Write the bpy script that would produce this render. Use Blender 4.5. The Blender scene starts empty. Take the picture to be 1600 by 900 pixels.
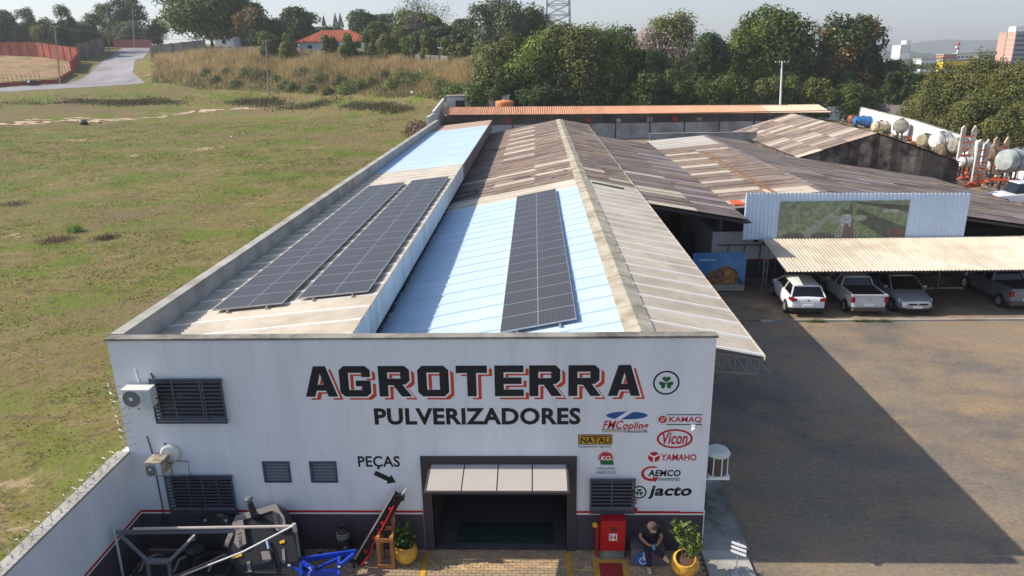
import bpy, math, random
import numpy as np
from mathutils import Vector, Matrix
R = math.radians
rnd = random.Random(7)
S = bpy.context.scene
COL = S.collection

# ------------------------------------------------------------------ camera
F, PITCH, YAW, ROLL = 1132.6, 0.3103, -0.0352, -0.0185
CAM = Vector((10.308, -15.868, 12.295))
def _axes():
    cp, sp, cy, sy = math.cos(PITCH), math.sin(PITCH), math.cos(YAW), math.sin(YAW)
    fw = Vector((sy*cp, cy*cp, -sp)); ri = Vector((cy, -sy, 0)); up = ri.cross(fw)
    return (math.cos(ROLL)*ri + math.sin(ROLL)*up, -math.sin(ROLL)*ri + math.cos(ROLL)*up, fw)
RI, UP, FW = _axes()
cd = bpy.data.cameras.new('camera'); cam = bpy.data.objects.new('camera', cd); COL.objects.link(cam)
cam.matrix_world = Matrix(((RI.x, UP.x, -FW.x, CAM.x), (RI.y, UP.y, -FW.y, CAM.y), (RI.z, UP.z, -FW.z, CAM.z), (0, 0, 0, 1)))
cd.sensor_width = 36; cd.lens = F*36/1600; cd.clip_end = 20000; cd.clip_start = .1
S.camera = cam

# ------------------------------------------------------------------ sky, sun, exposure
SUNV = Vector((-1.294, 0.06, 1.0)).normalized()        # towards the sun
ELEV = math.asin(SUNV.z); AZ = math.atan2(SUNV.x, SUNV.y)
w = bpy.data.worlds.new('World'); S.world = w; w.use_nodes = True
nt = w.node_tree; bg = nt.nodes['Background']
sk = nt.nodes.new('ShaderNodeTexSky'); sk.sky_type = 'NISHITA'; sk.sun_disc = False
sk.sun_elevation = ELEV; sk.sun_rotation = AZ
sk.altitude = 550; sk.air_density = 1.0; sk.dust_density = 2.2; sk.ozone_density = 2.6
nt.links.new(sk.outputs[0], bg.inputs[0]); bg.inputs[1].default_value = 0.145
sl = bpy.data.lights.new('sun', 'SUN'); sl.energy = 5.0; sl.angle = R(0.55); sl.color = (1, .93, .82)
so = bpy.data.objects.new('sun', sl); COL.objects.link(so); so.location = (-60, 0, 60)
so.rotation_euler = (-SUNV).to_track_quat('-Z', 'Y').to_euler()
vs = S.view_settings; vs.view_transform = 'Standard'; vs.look = 'None'; vs.exposure = 0.35; vs.gamma = 1.0
vs.use_curve_mapping = False

# ------------------------------------------------------------------ photo pixel -> place
def ray(x, y): return FW*F + RI*(x-800) - UP*(y-450)
def onz(x, y, z=0.0): d = ray(x, y); return CAM + d*((z-CAM.z)/d.z)
def ony(x, y, Y=0.0): d = ray(x, y); return CAM + d*((Y-CAM.y)/d.y)
def onx(x, y, X=0.0): d = ray(x, y); return CAM + d*((X-CAM.x)/d.x)
def onplane(x, y, p, n): d = ray(x, y); return CAM + d*((p-CAM).dot(n)/d.dot(n))

# ------------------------------------------------------------------ object helpers
def V(*a): return Vector(a)
def tag(o, label=None, cat=None, group=None, kind=None):
    if label: o['label'] = label
    if cat: o['category'] = cat
    if group: o['group'] = group
    if kind: o['kind'] = kind
    return o
def empty(name, loc, label, cat, group=None, rz=0):
    o = bpy.data.objects.new(name, None); COL.objects.link(o)
    o.location = loc; o.rotation_euler = (0, 0, rz); o.empty_display_size = .2
    return tag(o, label, cat, group)
def link(name, me, parent=None, local=False):
    o = bpy.data.objects.new(name, me); COL.objects.link(o)
    if parent is not None:
        o.parent = parent
        if not local and parent.type == 'EMPTY':
            o.matrix_parent_inverse = Matrix.Translation(-Vector(parent.location))
    return o
def copy_tree(o, parent=None):
    c = o.copy(); COL.objects.link(c); c.parent = parent
    if parent is not None: c.matrix_parent_inverse = o.matrix_parent_inverse.copy()
    for ch in o.children: copy_tree(ch, c)
    return c

class MB:
    def __init__(s): s.v = []; s.f = []; s.m = []
    def add(s, vs, fs, mi=0):
        b = len(s.v); s.v += [tuple(p) for p in vs]; s.f += [tuple(i+b for i in q) for q in fs]; s.m += [mi]*len(fs); return s
    def box(s, x0, x1, y0, y1, z0, z1, mi=0):
        return s.add([(x0,y0,z0),(x1,y0,z0),(x1,y1,z0),(x0,y1,z0),(x0,y0,z1),(x1,y0,z1),(x1,y1,z1),(x0,y1,z1)],
            [(0,3,2,1),(4,5,6,7),(0,1,5,4),(1,2,6,5),(2,3,7,6),(3,0,4,7)], mi)
    def hexa(s, p, mi=0):      # 8 points, bottom loop then top loop
        return s.add(p, [(0,3,2,1),(4,5,6,7),(0,1,5,4),(1,2,6,5),(2,3,7,6),(3,0,4,7)], mi)
    def bar(s, a, b, w, h=None, mi=0, up=(0,0,1)):
        a, b = Vector(a), Vector(b); h = h or w; d = (b-a).normalized(); u = Vector(up)
        if abs(d.dot(u)) > .98: u = Vector((0,1,0))
        r = d.cross(u).normalized()*w/2; t = r.cross(d).normalized()*h/2
        return s.hexa([a-r-t, a+r-t, b+r-t, b-r-t, a-r+t, a+r+t, b+r+t, b-r+t], mi)
    def tube(s, pts, r, n=6, mi=0, cap=True):
        pts = [Vector(p) for p in pts]; rs = r if isinstance(r, (list, tuple)) else [r]*len(pts)
        vs = []; fs = []
        for i, p in enumerate(pts):
            d = (pts[min(i+1, len(pts)-1)] - pts[max(i-1, 0)]).normalized()
            u = Vector((0,0,1)) if abs(d.z) < .9 else Vector((1,0,0))
            a = d.cross(u).normalized(); b = a.cross(d)
            for k in range(n):
                t = 2*math.pi*k/n; vs.append(p + (a*math.cos(t) + b*math.sin(t))*rs[i])
        for i in range(len(pts)-1):
            for k in range(n):
                k2 = (k+1) % n; fs.append((i*n+k, (i+1)*n+k, (i+1)*n+k2, i*n+k2))
        if cap: fs += [tuple(range(n)), tuple(reversed(range((len(pts)-1)*n, len(pts)*n)))]
        return s.add(vs, fs, mi)
    def lathe(s, prof, c=(0,0,0), n=16, ax='z', mi=0, mat=None):
        vs = []; fs = []
        for r, z in prof:
            for k in range(n):
                t = 2*math.pi*k/n; p = (r*math.cos(t), r*math.sin(t), z)
                if ax == 'x': p = (p[2], p[0], p[1])
                if ax == 'y': p = (p[0], p[2], p[1])
                q = Vector(p)
                if mat is not None: q = mat @ q
                vs.append(q + Vector(c))
        for i in range(len(prof)-1):
            for k in range(n):
                k2 = (k+1) % n; q = (i*n+k, i*n+k2, (i+1)*n+k2, (i+1)*n+k)
                fs.append(q if ax != 'y' else q[::-1])
        fs += [tuple(reversed(range(n))), tuple(range((len(prof)-1)*n, len(prof)*n))]
        return s.add(vs, fs, mi)
    def prism(s, pts, off, mi=0):     # polygon of 3D points pushed along off
        n = len(pts); a = [Vector(p) for p in pts]; b = [p + Vector(off) for p in a]
        return s.add(a+b, [tuple(range(n)), tuple(reversed(range(n, 2*n)))] + [(i, i+n, (i+1) % n+n, (i+1) % n) for i in range(n)], mi)
    def quad(s, *p, mi=0): return s.add(p, [tuple(range(len(p)))], mi)
    def mesh(s, name, mats, smooth=False):
        me = bpy.data.meshes.new(name); me.from_pydata(s.v, [], s.f)
        for m in (mats if isinstance(mats, (list, tuple)) else [mats]): me.materials.append(m)
        if any(s.m): me.polygons.foreach_set('material_index', s.m)
        if smooth: me.polygons.foreach_set('use_smooth', [True]*len(s.f))
        me.update(); return me
    def build(s, name, mats, parent=None, smooth=False, local=False, bevel=0, recalc=True):
        me = s.mesh(name, mats, smooth)
        if recalc:
            import bmesh
            bm = bmesh.new(); bm.from_mesh(me); bmesh.ops.recalc_face_normals(bm, faces=bm.faces); bm.to_mesh(me); bm.free()
        o = link(name, me, parent, local)
        if bevel:
            b = o.modifiers.new('bevel', 'BEVEL'); b.width = bevel; b.segments = 2; b.limit_method = 'ANGLE'
        if smooth:
            try: me.set_sharp_from_angle(angle=R(35))
            except Exception: pass
        return o

# ------------------------------------------------------------------ materials
def lin(c):
    f = lambda u: (u/12.92 if u <= .04045 else ((u+.055)/1.055)**2.4)
    return tuple(f(x/255) for x in c)
MATS = {}
def mat(name, col, rough=.7, metal=0, var=.15, scale=3.0, bump=0, bscale=60, rand=0, second=None, sscale=1.0, samt=.5, spec=.4, coord='Object', stretch=None, third=None, tscale=.4, tpos=(.55,.7)):
    """principled, colour broken up by noise; second / third = other tones laid in patches; rand = per-object value change"""
    if name in MATS: return MATS[name]
    m = bpy.data.materials.new(name); m.use_nodes = True; t = m.node_tree; N = t.nodes; L = t.links
    b = N['Principled BSDF']; b.inputs['Roughness'].default_value = rough; b.inputs['Metallic'].default_value = metal
    b.inputs['Specular IOR Level'].default_value = spec
    tc = N.new('ShaderNodeTexCoord') if coord != 'World' else N.new('ShaderNodeNewGeometry'); src = tc.outputs[coord if coord != 'World' else 'Position']
    if stretch:
        mp = N.new('ShaderNodeMapping'); mp.inputs['Scale'].default_value = stretch; L.new(src, mp.inputs[0]); src = mp.outputs[0]
    def noise(sc, det=5, ro=.6):
        n = N.new('ShaderNodeTexNoise'); n.inputs['Scale'].default_value = sc; n.inputs['Detail'].default_value = det
        n.inputs['Roughness'].default_value = ro; L.new(src, n.inputs['Vector']); return n.outputs[0]
    def ramp(i, a, c):
        r = N.new('ShaderNodeMapRange'); r.inputs[1].default_value = a; r.inputs[2].default_value = c; L.new(i, r.inputs[0]); return r.outputs[0]
    def mix(fac, A, B, bt='MIX'):
        x = N.new('ShaderNodeMix'); x.data_type = 'RGBA'; x.blend_type = bt
        if hasattr(fac, 'is_linked'): L.new(fac, x.inputs[0])
        else: x.inputs[0].default_value = fac
        for k, q in ((6, A), (7, B)):
            if hasattr(q, 'is_linked'): L.new(q, x.inputs[k])
            else: x.inputs[k].default_value = (*q, 1)
        return x.outputs[2]
    c = col
    if second:
        k = N.new('ShaderNodeMath'); k.operation = 'MULTIPLY'; k.inputs[1].default_value = samt*2
        L.new(ramp(noise(sscale, 6, .65), .42, .62), k.inputs[0]); k.use_clamp = True
        c = mix(k.outputs[0], c, second)
    if third: c = mix(ramp(noise(tscale, 6, .7), *tpos), c, third)
    if var or rand:
        r = N.new('ShaderNodeMapRange'); r.inputs[1].default_value = .25; r.inputs[2].default_value = .75
        r.inputs[3].default_value = 1-var; r.inputs[4].default_value = 1+var; L.new(noise(scale), r.inputs[0]); val = r.outputs[0]
        if rand:
            oi = N.new('ShaderNodeObjectInfo'); r2 = N.new('ShaderNodeMapRange'); r2.inputs[3].default_value = 1-rand; r2.inputs[4].default_value = 1+rand
            L.new(oi.outputs['Random'], r2.inputs[0]); mm = N.new('ShaderNodeMath'); mm.operation = 'MULTIPLY'
            L.new(val, mm.inputs[0]); L.new(r2.outputs[0], mm.inputs[1]); val = mm.outputs[0]
        cb = N.new('ShaderNodeCombineColor')
        for k in range(3): L.new(val, cb.inputs[k])
        c = mix(1.0, c, cb.outputs[0], 'MULTIPLY')
    if hasattr(c, 'is_linked'): L.new(c, b.inputs['Base Color'])
    else: b.inputs['Base Color'].default_value = (*c, 1)
    if bump:
        bn = N.new('ShaderNodeBump'); bn.inputs['Strength'].default_value = bump; bn.inputs['Distance'].default_value = .03
        L.new(noise(bscale, 4), bn.inputs['Height']); L.new(bn.outputs[0], b.inputs['Normal'])
    MATS[name] = m; return m
def leafmat(name, trans=.25, rough=.6):
    if name in MATS: return MATS[name]
    m = bpy.data.materials.new(name); m.use_nodes = True; t = m.node_tree; N = t.nodes; L = t.links
    b = N['Principled BSDF']; b.inputs['Roughness'].default_value = rough; b.inputs['Specular IOR Level'].default_value = .25
    a = N.new('ShaderNodeAttribute'); a.attribute_name = 'Col'; L.new(a.outputs['Color'], b.inputs['Base Color'])
    tr = N.new('ShaderNodeBsdfTranslucent'); L.new(a.outputs['Color'], tr.inputs[0])
    mx = N.new('ShaderNodeMixShader'); mx.inputs[0].default_value = trans
    L.new(b.outputs[0], mx.inputs[1]); L.new(tr.outputs[0], mx.inputs[2]); L.new(mx.outputs[0], N['Material Output'].inputs[0])
    MATS[name] = m; return m

WHITE_WALL = mat('white_wall_paint', (.77,.785,.80), .75, var=.04, scale=1.2, bump=.15, bscale=25, second=(.66,.68,.69), sscale=.5, samt=.3, stretch=(1.5,1.5,.2), third=(.58,.58,.57), tscale=1.6, tpos=(.55,.85))
WALL_DIRTY = mat('dirty_white_wall', (.72,.71,.68), .8, var=.08, second=(.40,.38,.35), sscale=.5, samt=.25)
DADO = mat('dark_grey_dado', lin((74,66,74)), .75, var=.1, scale=1.5)
REDP = mat('red_paint', lin((190,30,30)), .5, var=.08)
WHITEP = mat('white_paint', (.80,.80,.80), .55, var=.04)
CONC = mat('concrete', lin((176,172,164)), .85, var=.18, scale=2.2, bump=.2, second=lin((132,126,116)), sscale=1.1, samt=.4)
CONC_D = mat('weathered_concrete', lin((150,144,134)), .9, var=.2, scale=1.5, bump=.3, second=lin((88,84,78)), sscale=.7, samt=.5)
BEIGE = mat('beige_metal_sheet', lin((205,192,172)), .55, var=.10, scale=1.5, rand=.05, coord='World', second=lin((172,158,138)), sscale=.6, samt=.35)
BLUEW = mat('pale_blue_painted_sheet', lin((192,212,229)), .5, var=.06, scale=1.0, rand=.035, coord='World', second=lin((178,198,214)), sscale=.5, samt=.4)
FIBRE = mat('weathered_fibre_cement', lin((142,127,116)), .95, var=.18, scale=2.0, rand=.06, coord='World', second=lin((112,98,90)), sscale=.45, samt=.5, third=lin((160,132,108)), tscale=.5, bump=.3)
FIBRE_R = mat('rusty_fibre_cement', lin((146,127,113)), .95, var=.18, scale=2.0, rand=.06, coord='World', second=lin((118,102,92)), sscale=.4, samt=.45, bump=.3)
FIBRE_G = mat('grey_fibre_cement', lin((128,117,111)), .95, var=.18, scale=1.6, rand=.06, coord='World', second=lin((104,94,90)), sscale=.4, samt=.5, third=lin((140,118,100)), tscale=.35, bump=.3)
PALE = mat('pale_translucent_sheet', lin((188,174,156)), .7, var=.15, scale=1.5, rand=.10)
RIDGE = mat('ridge_cap_cement', lin((180,171,152)), .9, var=.15, scale=2.5, rand=.10, second=lin((150,138,118)), sscale=1.3, samt=.5)
TERRA = mat('terracotta_sheet', lin((198,146,116)), .75, var=.12, scale=1.0, rand=.08)
STEEL = mat('galvanised_steel', (.42,.43,.44), .45, metal=.7, var=.12, scale=6)
DSTEEL = mat('dark_steel', (.035,.035,.04), .5, metal=.2, var=.1)
GREYP = mat('grey_metal_paint', (.16,.165,.18), .5, var=.1)
BLACK = mat('black_paint', (.012,.013,.018), .55, var=.1)
BLACKPL = mat('black_plastic', (.015,.015,.016), .45, var=.15, scale=8)
DARKVOID = mat('dark_interior', (.03,.028,.026), .9, var=.2)
RUBBER = mat('tyre_rubber', (.02,.02,.02), .85, var=.2, scale=20)
GLASSD = mat('dark_car_glass', (.008,.009,.011), .06, var=0, spec=.6)
WOOD = mat('raw_pallet_wood', lin((166,112,66)), .8, var=.25, scale=4, stretch=(6,6,1), rand=.12)
RUST = mat('rusty_steel', lin((150,84,48)), .85, var=.3, scale=3, second=lin((92,52,36)), sscale=2, samt=.6)
ORANGE = mat('orange_machine_paint', lin((214,84,30)), .5, var=.15)
BLUEP = mat('blue_machine_paint', lin((28,66,176)), .4, var=.1)
YELLOWP = mat('yellow_paint', lin((226,178,40)), .6, var=.15, second=lin((176,136,50)), sscale=4, samt=.35)
# ================================================================== terrain
def rp(x, y, Y): p = ony(x, y, Y); return (p.x, p.y, p.z)
ctrl = [(X, Y, 0.) for X in (-110,-70,-35,0,30,60,90) for Y in (-60,-30,0,30,55)]
ctrl += [(X, 85, .0) for X in (12,30,48,66)] + [(75,60,-.5),(90,90,-1),(30,105,1.0),(12,105,1.6),(50,118,1.6),(70,120,0),(110,120,-2),(110,60,-2)]
ctrl += [(-35,80,1.1),(-70,80,1.4),(-110,80,2.0),(-10,80,.7)]
ctrl += [rp(740,166,108), rp(680,160,120), rp(600,157,130), rp(500,153,142), rp(420,149,150), rp(320,143,157), rp(235,133,160), rp(100,143,150), rp(0,151,143)]
ctrl += [rp(230,128,166), rp(150,126,172), rp(0,135,160), rp(90,132,166), rp(205,108,184), rp(120,118,180), rp(222,92,204), rp(165,92,210), rp(200,76,232)]
ctrl += [rp(0,122,168), rp(60,126,168), rp(0,88,200), rp(70,90,200), rp(122,98,196)]
ctrl += [rp(245,98,182), rp(330,92,176), rp(420,92,170), rp(520,98,160), rp(620,103,149), rp(740,110,130)]
ctrl += [rp(245,84,190), rp(330,84,186), rp(470,81,186), rp(570,82,184), rp(700,90,168)]
ctrl += [(-200,260,18),(-120,300,19),(-60,260,15.5),(0,240,14),(-300,150,8),(-250,60,2),(-260,-60,0),(30,200,11.5),(60,150,5),(85,150,4.0),(45,135,3.2)]
ctrl += [(100,200,-1),(160,160,-4),(140,260,-6),(60,300,2),(0,400,12),(-200,420,18),(200,400,-12),(300,200,-10),(200,60,-5),(180,-60,-2)]
CP = np.array(ctrl)
def _rbf():
    d = np.linalg.norm(CP[:,None,:2]-CP[None,:,:2], axis=2); n = len(CP)
    A = np.zeros((n+3, n+3)); A[:n,:n] = -d - .0*np.eye(n); A[:n,n] = 1; A[:n,n+1:] = CP[:,:2]; A[n:,:n] = A[:n,n:].T
    return np.linalg.solve(A + 1e-9*np.eye(n+3), np.r_[CP[:,2], 0,0,0])
RW = _rbf()
def tzs(P):
    P = np.asarray(P, float); d = np.linalg.norm(P[:,None,:]-CP[None,:,:2], axis=2)
    z = -d@RW[:len(CP)] + RW[len(CP)] + P@RW[len(CP)+1:]
    X, Y = P[:,0], P[:,1]
    # far land falls to a flat plain
    far = np.clip((np.hypot(X, Y-60)-330)/250, 0, 1); far = far*far*(3-2*far)
    z = z*(1-far) + (-14)*far
    flat = np.clip((X+2)/4, 0, 1)*np.clip((78-X)/10, 0, 1)*np.clip((103-Y)/6, 0, 1)*np.clip((Y+70)/10, 0, 1)
    near = np.clip((62-Y)/14, 0, 1); k = np.maximum(flat, near*.92)
    return z*(1-k) - .035*k
def tz(x, y): return float(tzs([(x, y)])[0])

gx = np.unique(np.r_[np.linspace(-1200,-300,16), np.linspace(-300,-160,16), np.linspace(-160,110,136), np.linspace(110,300,20), np.linspace(300,3600,22)])
gy = np.unique(np.r_[np.linspace(-400,-30,12), np.linspace(-30,60,60), np.linspace(60,260,110), np.linspace(260,420,18), np.linspace(420,4200,24)])
GX, GY = np.meshgrid(gx, gy); PP = np.c_[GX.ravel(), GY.ravel()]; GZ = tzs(PP)
ng = np.random.default_rng(3)
fld = (PP[:,0] < -2) & (PP[:,1] < 140)
GZ = GZ + np.where(fld, .10*np.sin(PP[:,0]*.55+1.3*np.sin(PP[:,1]*.31))*np.sin(PP[:,1]*.47+PP[:,0]*.13) + ng.normal(0,.025,len(PP)), 0)
nx, ny = len(gx), len(gy)
ii = (np.arange(ny-1)[:,None]*nx + np.arange(nx-1)[None,:]).ravel()
me = bpy.data.meshes.new('ground')
me.from_pydata(np.c_[PP, GZ].tolist(), [], np.c_[ii, ii+1, ii+nx+1, ii+nx].tolist()); me.polygons.foreach_set('use_smooth', [True]*len(me.polygons))
ground = link('ground', me); ground['kind'] = 'structure'
def ground_material():
    m = bpy.data.materials.new('dry_field_turf'); m.use_nodes = True; t = m.node_tree; N = t.nodes; L = t.links; b = N['Principled BSDF']
    b.inputs['Roughness'].default_value = .95; b.inputs['Specular IOR Level'].default_value = .1
    g = N.new('ShaderNodeNewGeometry'); 
    def noise(sc, det=6, ro=.65, w=0):
        n = N.new('ShaderNodeTexNoise'); n.inputs['Scale'].default_value = sc; n.inputs['Detail'].default_value = det; n.inputs['Roughness'].default_value = ro
        if w:
            mp = N.new('ShaderNodeMapping'); mp.inputs['Location'].default_value = (w, w*2, 0); L.new(g.outputs['Position'], mp.inputs[0]); L.new(mp.outputs[0], n.inputs['Vector'])
        else: L.new(g.outputs['Position'], n.inputs['Vector'])
        return n.outputs[0]
    def rg(i, a, c):
        r = N.new('ShaderNodeMapRange'); r.inputs[1].default_value = a; r.inputs[2].default_value = c; L.new(i, r.inputs[0]); return r.outputs[0]
    def mix(f, A, B):
        x = N.new('ShaderNodeMix'); x.data_type = 'RGBA'; L.new(f, x.inputs[0])
        for k, q in ((6,A),(7,B)):
            if isinstance(q, tuple): x.inputs[k].default_value = (*q, 1)
            else: L.new(q, x.inputs[k])
        return x.outputs[2]
    c = mix(rg(noise(.9), .38, .60), (.155,.150,.036), (.23,.175,.080))
    c = mix(rg(noise(.16, 6, .6, 11), .46, .62), c, (.125,.165,.026))
    c = mix(rg(noise(1.3, 6, .75, 5), .52, .66), c, (.115,.085,.050))
    c = mix(rg(noise(.22, 8, .72, 31), .61, .68), c, (.42,.31,.20))
    c = mix(rg(noise(.055, 5, .6, 57), .50, .66), c, (.185,.135,.072))
    L.new(c, b.inputs['Base Color'])
    bp = N.new('ShaderNodeBump'); bp.inputs['Strength'].default_value = .8; bp.inputs['Distance'].default_value = .12; L.new(noise(4.0), bp.inputs['Height']); L.new(bp.outputs[0], b.inputs['Normal'])
    return m
me.materials.append(ground_material())

# ------------------------------------------------------------------ yard sheets
LOT = mat('gravel_yard', lin((136,122,104)), .95, var=.26, scale=9, second=lin((104,97,90)), sscale=.16, samt=.6, third=lin((150,127,98)), tscale=.4, tpos=(.44,.68), bump=.6, bscale=30, stretch=(.8,1.0,1))
def sheet(name, pts, z, m, n=1):
    o = MB().quad(*[(x, y, z) for x, y in pts]).build(name, m, recalc=False); o['kind'] = 'structure'; return o
sheet('gravel_yard', [(-.0,-40),(62,-40),(62,125),(-.0,100)], 0.0, LOT)
sheet('side_walkway', [(14.5,-.02),(15.75,-.02),(15.75,16.6),(14.5,16.6)], .06, CONC_D)
MB().box(14.5,15.62,-6,-.03,-.02,.075).build('corner_walkway', CONC)['kind'] = 'structure'
MB().box(14.5,62,16.95,24,-.02,.055).build('carport_apron', mat('earthy_concrete', lin((150,128,104)), .9, var=.18, scale=.8, second=lin((112,98,84)), sscale=.5, samt=.5, bump=.3))['kind'] = 'structure'
MB().box(21,62,16.82,16.95,-.02,.085).build('carport_kerb', CONC)['kind'] = 'structure'

# ------------------------------------------------------------------ pavers in front of the entrance
PAV = [mat('paver_concrete_%s' % n, lin(c), .9, var=.16, scale=6, rand=.16, bump=.2) for n, c in (('tan', (186,156,118)), ('grey', (168,146,118)))]
pm = []
for m_ in PAV:
    b_ = MB(); b_.hexa([(0,0,0),(.195,0,0),(.195,.095,0),(0,.095,0),(.004,.004,.05),(.191,.004,.05),(.191,.091,.05),(.004,.091,.05)])
    pm.append(b_.mesh('paver', m_))
sheet('paving_bed', [(.02,-6),(14.5,-6),(14.5,-.01),(.02,-.01)], .006, mat('paving_sand', lin((110,94,76)), .95, var=.15))
pav_root = bpy.data.objects['paving_bed']
rest = MB(); cnt = 0; cells = []
for r_ in range(26):
    y = -.11 - r_*.1
    for c_ in range(73):
        x = .05 + c_*.2 - (.1 if r_ % 2 else 0)
        if x < .03 or x+.2 > 14.5: continue
        pri = (r_ < 8 and 7.1 < x < 11.2, r_ < 8 and 11.2 <= x < 14.4, -r_)
        cells.append((pri, x, y))
cells.sort(key=lambda c: c[0], reverse=True)
for k_, (pri, x, y) in enumerate(cells):
    dz = rnd.uniform(-.004, .004)
    if k_ < 290:
        o = link('paver', pm[rnd.random() < .45], pav_root); o.location = (x, y, .010+dz)
    else:
        rest.hexa([(x,y,.01+dz),(x+.195,y,.01+dz),(x+.195,y+.095,.01+dz),(x,y+.095,.01+dz),(x+.004,y+.004,.06+dz),(x+.191,y+.004,.06+dz),(x+.191,y+.091,.06+dz),(x+.004,y+.091,.06+dz)])
rest.build('paver_field', PAV[1], pav_root)['kind'] = 'stuff'
PT = .066
def painted(name, x0, x1, y0, y1, m, label, cat, h=.008):
    return tag(MB().box(x0,x1,y0,y1,PT,PT+h).build(name, m), label, cat)
YEL = mat('yellow_floor_paint', lin((214,160,52)), .7, var=.15, scale=5, second=lin((150,118,70)), sscale=5, samt=.4)
painted('floor_line', 7.36, 7.5, -2.6, -.1, YEL, 'yellow painted line on the pavers beside the pot with broad leaves', 'floor line')
painted('floor_line', 11.02, 11.16, -2.6, -.1, YEL, 'yellow painted line on the pavers between door and red cabinet', 'floor line')
o = empty('floor_marking', (12.1,-1,PT), 'red floor panel in a yellow border below the red hose cabinet', 'floor marking')
MB().box(11.68,12.55,-1.9,-.38,PT,PT+.006).build('border', YEL, o)
MB().box(11.83,12.40,-1.75,-.53,PT+.007,PT+.012).build('panel', mat('red_floor_paint', lin((150,44,44)), .7, var=.15, scale=4), o)

# ================================================================== main warehouse
WH = empty('warehouse', (7.25, 30, 0), 'long white warehouse with lettered front wall and corrugated roofs', 'warehouse')
ZT = 6.0; W = 14.5
def wall_with_holes(name, x0, x1, z0, z1, holes, y0, y1, m, parent):
    """front wall in X-Z with rectangular openings, thickness y0..y1"""
    xs = sorted({x0, x1, *[h[0] for h in holes], *[h[1] for h in holes]}); zs = sorted({z0, z1, *[h[2] for h in holes], *[h[3] for h in holes]})
    b = MB()
    def hole(cx, cz): return any(h[0] < cx < h[1] and h[2] < cz < h[3] for h in holes)
    idx = {}
    def vid(i, j, s):
        k = (i, j, s)
        if k not in idx: idx[k] = len(b.v); b.v.append((xs[i], y0 if s == 0 else y1, zs[j]))
        return idx[k]
    nxx, nz = len(xs)-1, len(zs)-1
    solid = [[not hole((xs[i]+xs[i+1])/2, (zs[j]+zs[j+1])/2) for j in range(nz)] for i in range(nxx)]
    ok = lambda i, j: 0 <= i < nxx and 0 <= j < nz and solid[i][j]
    for i in range(nxx):
        for j in range(nz):
            if not solid[i][j]: continue
            A = [(i,j),(i+1,j),(i+1,j+1),(i,j+1)]
            b.f.append(tuple(vid(a, c, 0) for a, c in A)); b.f.append(tuple(vid(a, c, 1) for a, c in reversed(A)))
            for (da, db), (p, q) in (((0,-1),(0,1)),((1,0),(1,2)),((0,1),(2,3)),((-1,0),(3,0))):
                if not ok(i+da, j+db): b.f.append((vid(*A[q],0), vid(*A[p],0), vid(*A[p],1), vid(*A[q],1)))
    b.m = [0]*len(b.f)
    return b.build(name, m, parent)
WIN = [(.95,2.62,3.84,4.93), (.88,2.51,1.24,2.25), (3.38,4.04,2.09,2.64), (4.58,5.23,2.09,2.64), (11.66,12.69,1.26,2.17)]
DOOR = (7.62,11.04,-.05,2.62)
wall_with_holes('front_wall', 0, W, -.05, ZT-.05, WIN+[DOOR], 0, .22, WHITE_WALL, WH)
MB().box(-.04,W+.04,-.035,.25,ZT-.045,ZT+.01).build('coping', CONC_D, WH)
# dado, stripes
dd = [(0.003,7.36),(11.28,W)]
for a, c in dd:
    MB().box(a,c,-.012,-.001,.0,1.13).build('dado', DADO, WH)
    MB().box(a,c,-.013,-.001,1.13,1.175).build('white_stripe', WHITEP, WH)
    MB().box(a,c,-.014,-.001,1.175,1.235).build('red_stripe', REDP, WH)
# side walls, back wall
MB().box(0,.2,.22,61,-.05,5.97).build('side_wall', WHITE_WALL, WH)
cp = MB()
k_ = .26
while k_ < 61:
    MB().box(-.05,.27,k_,min(k_+5.9,61),5.972,6.03).build('coping', CONC, WH); k_ += 5.92
MB().box(.2,.26,.26,61,5.2,5.96).build('parapet_inner_face', CONC, WH)
MB().box(14.3,14.5,.22,22,-.05,5.25).build('side_wall', WHITE_WALL, WH)
MB().box(.2,14.3,60.6,60.8,-.05,4.6).build('back_wall', WALL_DIRTY, WH)
MB().box(5.5,5.62,.25,61,2.5,4.85).build('inner_wall', DSTEEL, WH)

# ---- roofs. slopes are straight planes along Y
def LBz(x): return 5.40 + .0985*(x-.25)
def MDz(x): return 5.93 - .19*(12.79-x)
def RTz(x): return 5.93 - .196*(x-12.79)
def corr_mesh(name, length, width, amp, waves, m, seg=4, trap=False, lap=None):
    """one roofing sheet: runs along +x for length, ribs spaced along y over width"""
    b = MB(); n = waves*seg
    for i in range(n+1):
        t = i/seg
        if trap: h = amp*(0, 1, 1, 0)[i % 4] if seg == 4 else 0
        else: h = amp*math.cos(2*math.pi*t)
        y = width*i/n
        b.v += [(0,y,h),(length,y,h)]
    b.f = [(2*i, 2*i+1, 2*i+3, 2*i+2) for i in range(n)]; b.m = [0]*n
    if lap:      # overlapping edge rib of the sheet, in the lap tone
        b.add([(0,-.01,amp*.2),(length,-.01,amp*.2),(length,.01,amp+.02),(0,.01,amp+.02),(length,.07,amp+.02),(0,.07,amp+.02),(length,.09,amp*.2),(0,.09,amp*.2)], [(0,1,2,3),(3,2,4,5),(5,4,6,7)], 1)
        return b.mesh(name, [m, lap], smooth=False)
    return b.mesh(name, m, smooth=not trap)
SHEETS = {}
LAPB = mat('blue_lap_rib', lin((187,207,224)), .45, var=.05)  # rib-line shading put into the colour of the blue laps
LAPM = mat('pale_lap_rib', lin((238,232,220)), .45, var=.05)  # edge ribs paler than the beige sheets
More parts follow.
